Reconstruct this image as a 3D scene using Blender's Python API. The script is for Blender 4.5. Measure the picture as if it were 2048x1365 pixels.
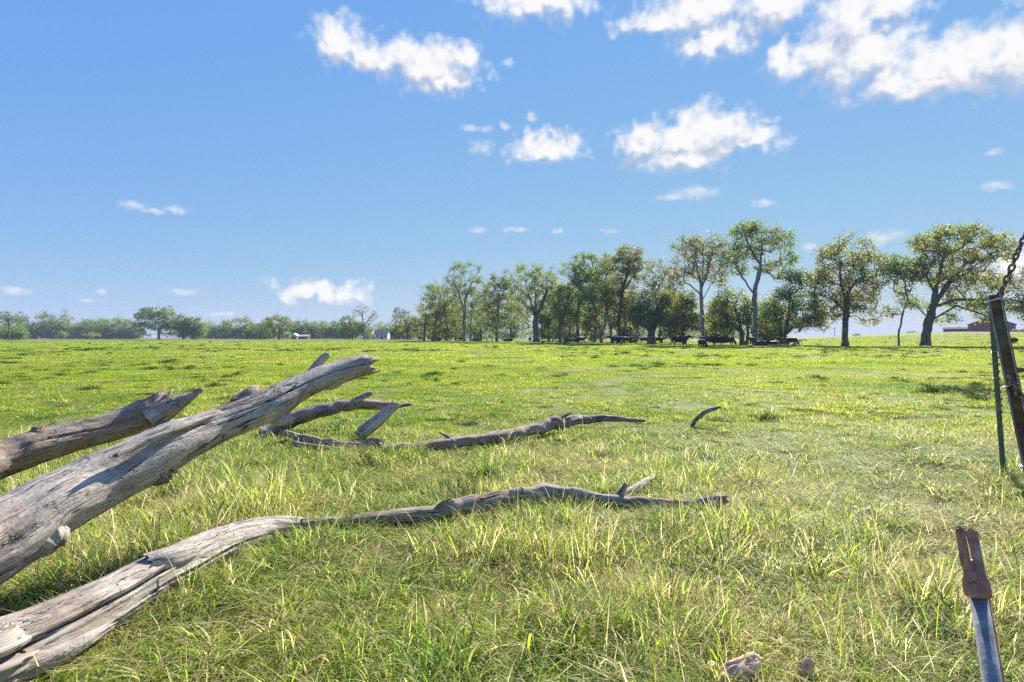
import bpy, bmesh, math, random
import numpy as np
from mathutils import Vector, Matrix, Euler

SC = bpy.context.scene
COL = SC.collection
for o in list(bpy.data.objects):
    bpy.data.objects.remove(o)

# ----------------------------------------------------------------- camera
EYE = 1.5                 # lens height above the grass, metres
FPX = 1137.0              # focal length in units of a 2048 wide picture (20 mm on 36 mm)
HY = 672.0                # eye level in the same units
cam = bpy.data.cameras.new('camera')
cam.lens = 36.0 * FPX / 2048.0
cam.sensor_width = 36.0
cam.shift_y = -(682.5 - HY) / 2048.0
cam.clip_start = 0.05
cam.clip_end = 6000
camo = bpy.data.objects.new('camera', cam)
camo.location = (0, 0, EYE)
camo.rotation_euler = (math.radians(90), 0, 0)
COL.objects.link(camo)
SC.camera = camo

# ------------------------------------------------------------ sky and sun
SUN_EL = 35.0
SUN_AZ = 27.0              # degrees to the right of straight ahead
SKY_STRENGTH = 0.102
SUN_STRENGTH = 4.4
EXPOSURE = 1.45
SKY_GAMMA = (0.64, 0.39, -0.03)     # red, green, blue
SKY_TINT = (0.54, 1.02, 3.20)
CLOUD_LIT = (3.55, 3.52, 3.52)
CLOUD_SHADE = (1.95, 2.15, 2.65)
world = bpy.data.worlds.new('World')
SC.world = world
world.use_nodes = True


def build_world():
    nt = world.node_tree
    N, L = nt.nodes, nt.links
    N.clear()
    world.cycles.sampling_method = 'MANUAL'
    world.cycles.sample_map_resolution = 512
    out = N.new('ShaderNodeOutputWorld')
    sky = N.new('ShaderNodeTexSky')
    sky.sky_type = 'NISHITA'
    sky.sun_disc = False
    sky.sun_elevation = math.radians(SUN_EL)
    sky.sun_rotation = math.radians(SUN_AZ)
    sky.air_density = 1.0
    sky.dust_density = 0.0
    sky.ozone_density = 4.0
    sky.altitude = 200
    # the photograph's soft tone scale: the sky's own range is compressed, its hue kept blue
    sp = N.new('ShaderNodeSeparateColor'); gam = N.new('ShaderNodeCombineColor')
    L.new(sky.outputs[0], sp.inputs[0])
    for i in range(3):
        pw = N.new('ShaderNodeMath'); pw.operation = 'POWER'; pw.inputs[1].default_value = SKY_GAMMA[i]
        L.new(sp.outputs[i], pw.inputs[0]); L.new(pw.outputs[0], gam.inputs[i])
    tint = N.new('ShaderNodeMix'); tint.data_type = 'RGBA'; tint.blend_type = 'MULTIPLY'
    tint.inputs[0].default_value = 1.0
    tint.inputs[7].default_value = SKY_TINT + (1,)
    L.new(gam.outputs[0], tint.inputs[6])
    SKY = tint.outputs[2]

    def bgnode(col):
        b = N.new('ShaderNodeBackground'); b.inputs['Strength'].default_value = SKY_STRENGTH
        L.new(col, b.inputs['Color']); return b.outputs[0]

    # ---- clouds: fields over the directions of the sky (azimuth, elevation in degrees)
    def deg(px, py):
        az = math.degrees(math.atan((px - 1024) / FPX))
        el = math.degrees(math.atan((HY - py) / FPX * math.cos(math.radians(az))))
        return az, el
    blobs = [
        # px, py, rx, ry in picture units
        (1075, 2, 100, 36), (1000, 14, 30, 14), (1155, 2, 46, 16),
        (1325, 45, 80, 26), (1400, 18, 100, 48), (1428, 84, 66, 27), (1545, 12, 85, 42),
        (1700, 45, 66, 75), (1640, 112, 76, 42), (1740, 112, 92, 60), (1790, 162, 100, 36), (1900, 125, 150, 60),
        (2010, 112, 100, 74), (1790, 4, 60, 40), (1560, 114, 30, 24), (1870, 165, 120, 26), (2100, 120, 90, 60),
        (1288, 282, 48, 28), (1360, 272, 74, 38), (1430, 262, 72, 46), (1502, 282, 48, 24), (1562, 287, 28, 18),
        (1370, 310, 105, 26), (1532, 241, 28, 9),
        (690, 85, 54, 44), (745, 116, 52, 30), (800, 108, 46, 40), (860, 132, 84, 40), (885, 166, 54, 22),
        (876, 78, 26, 13), (922, 110, 34, 26),
        (1095, 300, 62, 26), (1137, 284, 26, 14),
        (965, 295, 27, 15), (972, 258, 14, 10), (938, 256, 24, 6), (1062, 235, 10, 9), (1010, 252, 12, 7), (1018, 127, 13, 9),
        (1390, 386, 52, 15), (1340, 397, 34, 6), (1525, 407, 25, 8), (1998, 371, 32, 11), (1990, 306, 18, 5),
        (1765, 473, 42, 14), (1620, 496, 18, 8), (2035, 525, 60, 34),
        (622, 586, 56, 21), (684, 590, 40, 20), (690, 606, 30, 7),
        (30, 581, 40, 11), (268, 412, 28, 10), (352, 420, 28, 9), (310, 424, 30, 5),
        (362, 583, 42, 7), (200, 583, 13, 4), (180, 602, 22, 3), (440, 629, 32, 4),
        (955, 460, 22, 6), (1035, 460, 28, 6), (1118, 463, 13, 6), (1220, 463, 17, 6),
        # the same fair-weather cloud goes on outside the frame
        (-260, 120, 150, 50), (-160, 140, 90, 36), (-700, 300, 190, 50), (2450, 260, 170, 60), (2600, 300, 120, 50),
        (3200, 150, 260, 100), (400, -260, 160, 60), (520, -240, 90, 40), (1500, -330, 210, 80), (2200, -180, 150, 70),
    ]
    tc = N.new('ShaderNodeTexCoord')
    sep = N.new('ShaderNodeSeparateXYZ'); L.new(tc.outputs['Generated'], sep.inputs[0])

    def M(op, a, b=None, c=None):
        n = N.new('ShaderNodeMath'); n.operation = op
        for i, v in enumerate((a, b, c)):
            if v is None: continue
            if isinstance(v, (int, float)): n.inputs[i].default_value = v
            else: L.new(v, n.inputs[i])
        return n.outputs[0]

    def VM(op, a, b=None, c=None):
        n = N.new('ShaderNodeVectorMath'); n.operation = op
        for i, v in enumerate((a, b, c)):
            if v is None: continue
            if isinstance(v, tuple): n.inputs[i].default_value = v
            else: L.new(v, n.inputs[i])
        return n

    def noise(vec, scale, detail, rough=0.55):
        n = N.new('ShaderNodeTexNoise'); n.noise_dimensions = '2D'
        n.inputs['Scale'].default_value = scale
        n.inputs['Detail'].default_value = detail
        n.inputs['Roughness'].default_value = rough
        L.new(vec, n.inputs['Vector'])
        return n

    def ramp(v, lo, hi, a=0.0, b=1.0):
        n = N.new('ShaderNodeMapRange'); n.interpolation_type = 'SMOOTHSTEP'
        n.inputs[1].default_value = lo; n.inputs[2].default_value = hi
        n.inputs[3].default_value = a; n.inputs[4].default_value = b
        L.new(v, n.inputs[0])
        return n.outputs[0]
    az = M('MULTIPLY', M('ARCTAN2', sep.outputs[0], sep.outputs[1]), 57.29578)
    el = M('MULTIPLY', M('ARCSINE', sep.outputs[2]), 57.29578)
    comb = N.new('ShaderNodeCombineXYZ')
    L.new(az, comb.inputs[0]); L.new(el, comb.inputs[1])
    p0 = comb.outputs[0]

    def tile(members):
        w1 = noise(p0, 0.30, 2)
        w = VM('SUBTRACT', w1.outputs['Color'], (0.5, 0.5, 0.5)).outputs[0]
        p1 = VM('MULTIPLY_ADD', w, (4.2, 3.2, 0), p0).outputs[0]
        w2 = noise(p0, 1.0, 4)
        w = VM('SUBTRACT', w2.outputs['Color'], (0.5, 0.5, 0.5)).outputs[0]
        p2 = VM('MULTIPLY_ADD', w, (1.25, 1.0, 0), p1).outputs[0]

        big = [b for b in members if b[3] >= 20]
        small = [b for b in members if b[3] < 20]

        def shape(p, lst):
            best = None
            for (px, py, rx, ry) in lst:
                a, e = deg(px, py)
                a1, _ = deg(px + rx, py); _, e1 = deg(px, py - ry)
                k_, pad = (1.30, 0.18) if ry >= 20 else (1.15, 0.06)
                ra, re = abs(a1 - a) * k_ + pad, abs(e1 - e) * k_ + pad
                l = VM('LENGTH', VM('MULTIPLY_ADD', p, (1 / ra, 1 / re, 0), (-a / ra, -e / re, 0)).outputs[0]).outputs['Value']
                best = l if best is None else M('SMOOTH_MIN', best, l, 0.16)
            return M('SUBTRACT', 1.0, best)
        f1 = noise(p0, 0.85, 6, 0.52).outputs['Fac']
        f1s = noise(VM('ADD', p0, (0.14, 0.34, 0)).outputs[0], 0.85, 4, 0.52).outputs['Fac']
        n0 = M('MULTIPLY', M('SUBTRACT', f1, 0.5), 1.15)
        n1 = M('MULTIPLY', M('SUBTRACT', f1s, 0.5), 1.15)
        lit_s = ramp(M('SUBTRACT', n0, n1), -0.45, 0.15)
        alpha = lit = None
        if big:
            S0, S1 = shape(p2, big), shape(VM('ADD', p2, (0.5, 1.35, 0)).outputs[0], big)
            D0 = M('ADD', n0, S0)
            alpha = M('MULTIPLY', ramp(D0, -0.16, 0.80), 0.98)
            # the sun stands above the clouds: upper rims are lit through, thick bases are greyer
            lit = ramp(M('MULTIPLY_ADD', M('SUBTRACT', n0, n1), 0.5, M('SUBTRACT', S0, S1)), -0.50, 0.22)
        if small:
            ps = VM('MULTIPLY_ADD', w, (1.1, 0.7, 0), p0).outputs[0]
            E0 = M('ADD', M('MULTIPLY', n0, 0.9), shape(ps, small))
            a2 = M('MULTIPLY', ramp(E0, -0.08, 0.95), 0.55)
            if alpha is None:
                alpha, lit = a2, lit_s
            else:
                wgt = M('DIVIDE', alpha, M('ADD', M('ADD', alpha, a2), 0.001))
                lit = M('ADD', M('MULTIPLY', lit, wgt), M('MULTIPLY', lit_s, M('SUBTRACT', 1.0, wgt)))
                alpha = M('MAXIMUM', alpha, a2)
        low, high = CLOUD_SHADE + (1,), CLOUD_LIT + (1,)
        cr = N.new('ShaderNodeMix'); cr.data_type = 'RGBA'
        cr.inputs[6].default_value = low; cr.inputs[7].default_value = high
        L.new(lit, cr.inputs[0])
        mix = N.new('ShaderNodeMix'); mix.data_type = 'RGBA'
        L.new(alpha, mix.inputs[0]); L.new(SKY, mix.inputs[6]); L.new(cr.outputs[2], mix.inputs[7])
        return bgnode(mix.outputs[2])

    # each tile of the sky carries only the clouds near it, so that a look at the sky stays cheap
    cuts = [-66, -33, -19.5, -8.5, 5.5, 16, 24.5, 33, 46, 72]
    shader = bgnode(SKY)
    inband = M('MULTIPLY', M('GREATER_THAN', el, 1.2), M('LESS_THAN', el, 47.0))
    for a0, a1 in zip(cuts[:-1], cuts[1:]):
        mem = []
        for b in blobs:
            x0, _ = deg(b[0] - b[2] * 1.5, b[1]); x1, _ = deg(b[0] + b[2] * 1.5, b[1])
            if x1 + 2.2 > a0 and x0 - 2.2 < a1:
                mem.append(b)
        if not mem: continue
        inside = M('MULTIPLY', M('MULTIPLY', M('GREATER_THAN', az, a0), M('LESS_THAN', az, a1)), inband)
        ms = N.new('ShaderNodeMixShader')
        L.new(inside, ms.inputs[0]); L.new(shader, ms.inputs[1]); L.new(tile(mem), ms.inputs[2])
        shader = ms.outputs[0]
    L.new(shader, out.inputs[0])


build_world()
sun = bpy.data.lights.new('sun', 'SUN')
sun.energy = SUN_STRENGTH
sun.angle = math.radians(0.5)
sun.color = (1.0, 0.94, 0.84)
suno = bpy.data.objects.new('sun', sun)
sdir = Vector((math.sin(math.radians(SUN_AZ)) * math.cos(math.radians(SUN_EL)),
               math.cos(math.radians(SUN_AZ)) * math.cos(math.radians(SUN_EL)), math.sin(math.radians(SUN_EL))))
suno.rotation_euler = (-sdir).to_track_quat('-Z', 'Y').to_euler()
suno.location = sdir * 60
COL.objects.link(suno)

vs = SC.view_settings
vs.view_transform = 'Standard'
vs.look = 'None'
vs.exposure = EXPOSURE
vs.gamma = 1.0
vs.use_curve_mapping = False
SC.render.engine = 'CYCLES'
cy = SC.cycles
cy.max_bounces = 5
cy.diffuse_bounces = 2
cy.glossy_bounces = 2
cy.transmission_bounces = 4
cy.volume_bounces = 0
cy.transparent_max_bounces = 8
cy.use_adaptive_sampling = True
cy.adaptive_threshold = 0.025
cy.use_denoising = False
cy.sample_clamp_indirect = 6
cy.sample_clamp_direct = 12


# ------------------------------------------------------------------ noise
def _hash(ix, iy, iz, seed):
    h = (ix.astype(np.int64) * 374761393 + iy.astype(np.int64) * 668265263 + iz.astype(np.int64) * 2147483647 + seed * 144665) & 0x7fffffff
    h = ((h ^ (h >> 13)) * 1274126177) & 0x7fffffff
    h = (h ^ (h >> 16)) & 0xffff
    return h / 65535.0


def vnoise(x, y, z=None, seed=0):
    x = np.asarray(x, float); y = np.asarray(y, float)
    z = np.zeros_like(x) if z is None else np.asarray(z, float) + np.zeros_like(x)
    ix, iy, iz = np.floor(x), np.floor(y), np.floor(z)
    fx, fy, fz = x - ix, y - iy, z - iz
    fx, fy, fz = [f * f * (3 - 2 * f) for f in (fx, fy, fz)]
    r = 0
    for a in (0, 1):
        for b in (0, 1):
            for c in (0, 1):
                w = (fx if a else 1 - fx) * (fy if b else 1 - fy) * (fz if c else 1 - fz)
                r = r + w * _hash(ix + a, iy + b, iz + c, seed)
    return r * 2 - 1


def fbm(x, y, z=None, seed=0, oct=3):
    s, a, t = 0, 1.0, 0
    for i in range(oct):
        k = 2 ** i
        s = s + a * vnoise(np.asarray(x) * k, np.asarray(y) * k, None if z is None else np.asarray(z) * k, seed + i * 17)
        t += a
        a *= 0.5
    return s / t


def sstep(a, b, x):
    t = np.clip((np.asarray(x, float) - a) / (b - a), 0, 1)
    return t * t * (3 - 2 * t)


def H(x, y):
    """height of the pasture"""
    x = np.asarray(x, float); y = np.asarray(y, float)
    r = np.hypot(x, y)
    h = 0.035 * fbm(x / 0.55, y / 0.55, seed=3, oct=2) * (1 - 0.5 * sstep(10, 30, r))
    h = h + 0.06 * fbm(x / 3.1, y / 3.1, seed=5, oct=2)
    h = h + 0.10 * fbm(x / 17, y / 17, seed=8, oct=2) * sstep(6, 25, r)
    yy = np.maximum(y, 1)
    hill = 2.75 * sstep(96, 178, y) * sstep(0.36, 0.82, x / yy)
    hill = hill - 3.0 * sstep(182, 330, y) * sstep(0.3, 0.8, x / yy)
    dip = 2.6 * sstep(255, 420, y) * (1 - sstep(0.30, 0.45, x / yy))
    return h + hill - dip


def Hs(x, y):
    return float(H(np.array([x]), np.array([y]))[0])


def P(px, py, d):
    """point at depth d seen at (px, py) of the 2048 wide picture"""
    return Vector(((px - 1024) / FPX * d, d, EYE + (HY - py) / FPX * d))


# -------------------------------------------------------------- mesh tools
def new_mesh(name, verts, faces, mat=None, smooth=False, attrs=None):
    me = bpy.data.meshes.new(name)
    verts = np.asarray(verts, np.float32)
    if isinstance(faces, np.ndarray):
        nf, k = faces.shape
        me.vertices.add(len(verts)); me.vertices.foreach_set('co', verts.ravel())
        me.loops.add(nf * k); me.loops.foreach_set('vertex_index', faces.astype(np.int32).ravel())
        me.polygons.add(nf)
        me.polygons.foreach_set('loop_start', np.arange(0, nf * k, k, dtype=np.int32))
        me.update(calc_edges=True)
    else:
        me.from_pydata(verts.tolist(), [], faces)
        me.update()
    if smooth:
        me.polygons.foreach_set('use_smooth', np.ones(len(me.polygons), bool))
    for k, (typ, arr) in (attrs or {}).items():
        at = me.attributes.new(k, typ, 'POINT')
        arr = np.asarray(arr, np.float32)
        at.data.foreach_set('color' if typ == 'FLOAT_COLOR' else ('vector' if typ == 'FLOAT_VECTOR' else 'value'), arr.ravel())
    if mat:
        me.materials.append(mat)
    return me


def obj(name, me, parent=None, loc=None):
    o = bpy.data.objects.new(name, me)
    COL.objects.link(o)
    if loc is not None:
        o.location = loc
    if parent is not None:
        o.parent = parent
    return o


def tag(o, label=None, cat=None, group=None, kind=None):
    if label: o['label'] = label
    if cat: o['category'] = cat
    if group: o['group'] = group
    if kind: o['kind'] = kind
    return o


def empty(name, loc, label, cat, group=None, rz=0.0):
    o = bpy.data.objects.new(name, None)
    o.empty_display_size = 0.2
    o.location = loc
    o.rotation_euler = (0, 0, rz)
    COL.objects.link(o)
    return tag(o, label, cat, group)


class MB:
    """collects simple solids into one mesh"""
    def __init__(s): s.v = []; s.f = []
    def add(s, v, f):
        n = len(s.v); s.v += [tuple(p) for p in v]; s.f += [[i + n for i in q] for q in f]; return s
    def box(s, c, d, rz=0, rx=0, ry=0):
        R = Euler((rx, ry, rz)).to_matrix(); c = Vector(c)
        v = [c + R @ Vector((sx * d[0] / 2, sy * d[1] / 2, sz * d[2] / 2)) for sx in (-1, 1) for sy in (-1, 1) for sz in (-1, 1)]
        return s.add(v, [(0, 1, 3, 2), (4, 6, 7, 5), (0, 4, 5, 1), (2, 3, 7, 6), (0, 2, 6, 4), (1, 5, 7, 3)])
    def tube(s, pts, rad, n=8, cap=True):
        pts = [Vector(p) for p in pts]
        m = len(pts)
        rad = [rad] * m if isinstance(rad, (int, float)) else rad
        up = Vector((0, 0, 1)); v = []; f = []
        prev = None
        for i, p in enumerate(pts):
            t = (pts[min(i + 1, m - 1)] - pts[max(i - 1, 0)]).normalized()
            if prev is None:
                a = t.cross(up if abs(t.z) < 0.9 else Vector((1, 0, 0))).normalized()
            else:
                a = (prev - t * prev.dot(t)).normalized()
            prev = a
            b = t.cross(a)
            for k in range(n):
                q = 2 * math.pi * k / n
                v.append(p + (a * math.cos(q) + b * math.sin(q)) * rad[i])
        for i in range(m - 1):
            for k in range(n):
                f.append((i * n + k, i * n + (k + 1) % n, (i + 1) * n + (k + 1) % n, (i + 1) * n + k))
        if cap:
            f.append(tuple(range(n))[::-1]); f.append(tuple(range((m - 1) * n, m * n)))
        return s.add(v, f)
    def ball(s, c, r, nu=10, nv=7):
        v = [Vector(c) + Vector((0, 0, -r))]
        f = []
        for j in range(1, nv):
            ph = -math.pi / 2 + math.pi * j / nv
            for i in range(nu):
                th = 2 * math.pi * i / nu
                v.append(Vector(c) + Vector((math.cos(ph) * math.cos(th), math.cos(ph) * math.sin(th), math.sin(ph))) * r)
        v.append(Vector(c) + Vector((0, 0, r)))
        last = len(v) - 1
        for i in range(nu):
            f.append((0, 1 + (i + 1) % nu, 1 + i))
            f.append((last, last - nu + i, last - nu + (i + 1) % nu))
        for j in range(nv - 2):
            for i in range(nu):
                a = 1 + j * nu
                f.append((a + i, a + (i + 1) % nu, a + nu + (i + 1) % nu, a + nu + i))
        return s.add(v, f)
    def build(s, name, mat, parent=None, loc=None, smooth=False):
        return obj(name, new_mesh(name, s.v, s.f, mat, smooth), parent, loc)


# --------------------------------------------------------------- materials
def mat_new(name):
    m = bpy.data.materials.new(name); m.use_nodes = True
    nt = m.node_tree; nt.nodes.clear()
    return m, nt


class NT:
    """short hand for building node trees"""
    def __init__(s, nt): s.nt = nt; s.N = nt.nodes; s.L = nt.links
    def put(s, sock, v):
        if v is None: return
        if isinstance(v, bpy.types.NodeSocket): s.L.new(v, sock)
        else: sock.default_value = v
    def math(s, op, a, b=None, c=None, clamp=False):
        n = s.N.new('ShaderNodeMath'); n.operation = op; n.use_clamp = clamp
        for i, v in enumerate((a, b, c)): s.put(n.inputs[i], v)
        return n.outputs[0]
    def mix(s, f, a, b, blend='MIX'):
        n = s.N.new('ShaderNodeMix'); n.data_type = 'RGBA'; n.blend_type = blend
        s.put(n.inputs[0], f)
        for i, v in ((6, a), (7, b)):
            s.put(n.inputs[i], (v + (1,)) if isinstance(v, tuple) and len(v) == 3 else v)
        return n.outputs[2]
    def noise(s, vec, scale, detail=4, rough=0.55, dist=0):
        n = s.N.new('ShaderNodeTexNoise')
        n.inputs['Scale'].default_value = scale; n.inputs['Detail'].default_value = detail
        n.inputs['Roughness'].default_value = rough; n.inputs['Distortion'].default_value = dist
        s.put(n.inputs['Vector'], vec)
        return n.outputs['Fac']
    def ramp(s, v, lo, hi, a=0.0, b=1.0):
        n = s.N.new('ShaderNodeMapRange'); n.interpolation_type = 'SMOOTHSTEP'
        n.inputs[1].default_value = lo; n.inputs[2].default_value = hi
        n.inputs[3].default_value = a; n.inputs[4].default_value = b
        s.put(n.inputs[0], v)
        return n.outputs[0]
    def scale(s, vec, xyz):
        n = s.N.new('ShaderNodeVectorMath'); n.operation = 'MULTIPLY'
        s.put(n.inputs[0], vec); n.inputs[1].default_value = xyz
        return n.outputs[0]
    def attr(s, name):
        n = s.N.new('ShaderNodeAttribute'); n.attribute_name = name; return n
    def pos(s): return s.N.new('ShaderNodeNewGeometry').outputs['Position']
    def objco(s): return s.N.new('ShaderNodeTexCoord').outputs['Object']
    def bump(s, h, strength, dist):
        n = s.N.new('ShaderNodeBump'); n.inputs['Strength'].default_value = strength; n.inputs['Distance'].default_value = dist
        s.put(n.inputs['Height'], h); return n.outputs[0]
    def principled(s, col, rough=0.6, spec=0.5, metal=0.0, normal=None):
        n = s.N.new('ShaderNodeBsdfPrincipled')
        s.put(n.inputs['Base Color'], (col + (1,)) if isinstance(col, tuple) and len(col) == 3 else col)
        s.put(n.inputs['Roughness'], rough); s.put(n.inputs['Specular IOR Level'], spec); s.put(n.inputs['Metallic'], metal)
        if normal is not None: s.put(n.inputs['Normal'], normal)
        return n.outputs[0]
    def out(s, sh):
        o = s.N.new('ShaderNodeOutputMaterial'); s.L.new(sh, o.inputs[0])


def leafy(name, col_fn, trans=0.45, rough=0.45, spec=0.35, tgain=1.25, tblue=0.5):
    m, nt = mat_new(name); t = NT(nt)
    col = col_fn(t)
    p = t.principled(col, rough, spec)
    tr = t.N.new('ShaderNodeBsdfTranslucent')
    tc = t.mix(1.0, col, (tgain * 0.96, tgain, tgain * tblue), 'MULTIPLY')
    t.put(tr.inputs[0], tc)
    ms = t.N.new('ShaderNodeMixShader'); ms.inputs[0].default_value = trans
    t.L.new(p, ms.inputs[1]); t.L.new(tr.outputs[0], ms.inputs[2])
    t.out(ms.outputs[0])
    return m


def grass_colour(dry_bias, green=(0.180, 0.275, 0.030), lush=(0.095, 0.195, 0.034), yellow=(0.32, 0.37, 0.045), straw=(0.62, 0.53, 0.36)):
    def fn(t):
        a = t.attr('tint')
        sep = t.N.new('ShaderNodeSeparateColor'); t.L.new(a.outputs['Color'], sep.inputs[0])
        pos = t.pos()
        n1 = t.noise(pos, 0.22, 3)
        n2 = t.noise(pos, 1.3, 3)
        n3 = t.noise(pos, 0.06, 2)
        c = t.mix(t.ramp(t.math('ADD', n2, t.math('MULTIPLY', sep.outputs[1], 0.35)), 0.4, 0.85), lush + (1,), green + (1,))
        c = t.mix(t.ramp(t.math('ADD', n1, t.math('MULTIPLY', sep.outputs[1], 0.5)), 0.5, 1.0), c, yellow + (1,))
        f = t.math('MULTIPLY_ADD', t.math('SUBTRACT', n1, 0.5), 0.9, sep.outputs[0])
        f = t.math('MULTIPLY_ADD', t.math('SUBTRACT', n2, 0.5), 0.55, f)
        f = t.math('MULTIPLY_ADD', t.math('SUBTRACT', n3, 0.5), 0.4, f)
        sy = t.N.new('ShaderNodeSeparateXYZ'); t.L.new(pos, sy.inputs[0])
        bias = t.ramp(sy.outputs[1], 2.5, 13.0, 0.05, -0.10)
        fence = t.math('MULTIPLY_ADD', sy.outputs[1], -0.50, sy.outputs[0])
        bias = t.math('ADD', bias, t.ramp(fence, 0.0, 1.3, 0.0, 0.08))
        dry = t.ramp(t.math('ADD', t.math('ADD', f, dry_bias), bias), 0.62, 0.82)
        s2 = t.mix(sep.outputs[1], (straw[0] * 0.55, straw[1] * 0.48, straw[2] * 0.38, 1), straw + (1,))
        c = t.mix(dry, c, s2)
        k = t.math('MULTIPLY_ADD', sep.outputs[2], 1.4, 0.36)
        kk = t.N.new('ShaderNodeCombineColor')
        for i in range(3): t.L.new(k, kk.inputs[i])
        return t.mix(1.0, c, kk.outputs[0], 'MULTIPLY')
    return fn


M_GRASS_NEAR = leafy('grass_blades_near', grass_colour(0.11, (0.205, 0.275, 0.03)), 0.52, 0.5, 0.05, 1.85, 0.8)
M_CLUMP = leafy('grass_clump', grass_colour(-0.04, (0.150, 0.240, 0.03), (0.075, 0.165, 0.034), (0.24, 0.31, 0.04)), 0.5, 0.4, 0.15, 1.7, 0.7)
M_GRASS_MID = leafy('grass_blades_mid', grass_colour(0.0), 0.56, 0.55, 0.06, 1.55, 0.4)
M_GRASS_FAR = leafy('grass_blades_far', grass_colour(-0.04), 0.58, 0.6, 0.06, 1.5, 0.5)
M_TUSSOCK = leafy('grass_tussock', grass_colour(-0.2, (0.060, 0.115, 0.022), (0.035, 0.08, 0.02), (0.10, 0.14, 0.03)), 0.25, 0.5, 0.15, 1.2)


def leaf_colour(t):
    a = t.attr('tint')
    n = t.noise(t.pos(), 0.5, 3)
    return t.mix(1.0, a.outputs['Color'], t.mix(n, (0.55, 0.6, 0.6, 1), (1.5, 1.4, 1.2, 1)), 'MULTIPLY')


M_LEAF = leafy('tree_leaves', leaf_colour, 0.50, 0.55, 0.2, 1.7, 0.6)


def bark_mat(name, a, b, scale=3.0):
    m, nt = mat_new(name); t = NT(nt)
    pos = t.scale(t.objco(), (1, 1, 0.25))
    n = t.noise(pos, scale, 5, 0.65)
    n2 = t.noise(t.objco(), 0.7, 2)
    c = t.mix(t.ramp(n, 0.35, 0.7), a, b)
    c = t.mix(t.ramp(n2, 0.45, 0.75, 0, 0.5), c, (0.10, 0.11, 0.075))
    t.out(t.principled(c, 0.85, 0.2, normal=t.bump(n, 0.6, 0.05)))
    return m


M_BARK = bark_mat('bark_brown', (0.075, 0.06, 0.05), (0.19, 0.16, 0.135))
M_BARK_PALE = bark_mat('bark_pale', (0.17, 0.155, 0.14), (0.36, 0.335, 0.30))


def ground_mat():
    m, nt = mat_new('pasture_turf'); t = NT(nt)
    pos = t.pos()
    n1 = t.noise(pos, 0.22, 4); n2 = t.noise(pos, 1.6, 5, 0.65); n3 = t.noise(pos, 0.03, 3); n4 = t.noise(pos, 14, 4, 0.7)
    c = t.mix(t.ramp(n2, 0.3, 0.7), (0.075, 0.115, 0.02), (0.17, 0.20, 0.04))
    c = t.mix(t.ramp(n1, 0.45, 0.75, 0, 0.6), c, (0.22, 0.22, 0.05))
    c = t.mix(t.ramp(n3, 0.4, 0.7, 0, 0.4), c, (0.19, 0.21, 0.05))
    c = t.mix(t.ramp(n4, 0.40, 0.70, 0, 0.7), c, (0.085, 0.065, 0.04))
    t.out(t.principled(c, 0.9, 0.15, normal=t.bump(n2, 0.8, 0.12)))
    return m


M_GROUND = ground_mat()


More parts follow.
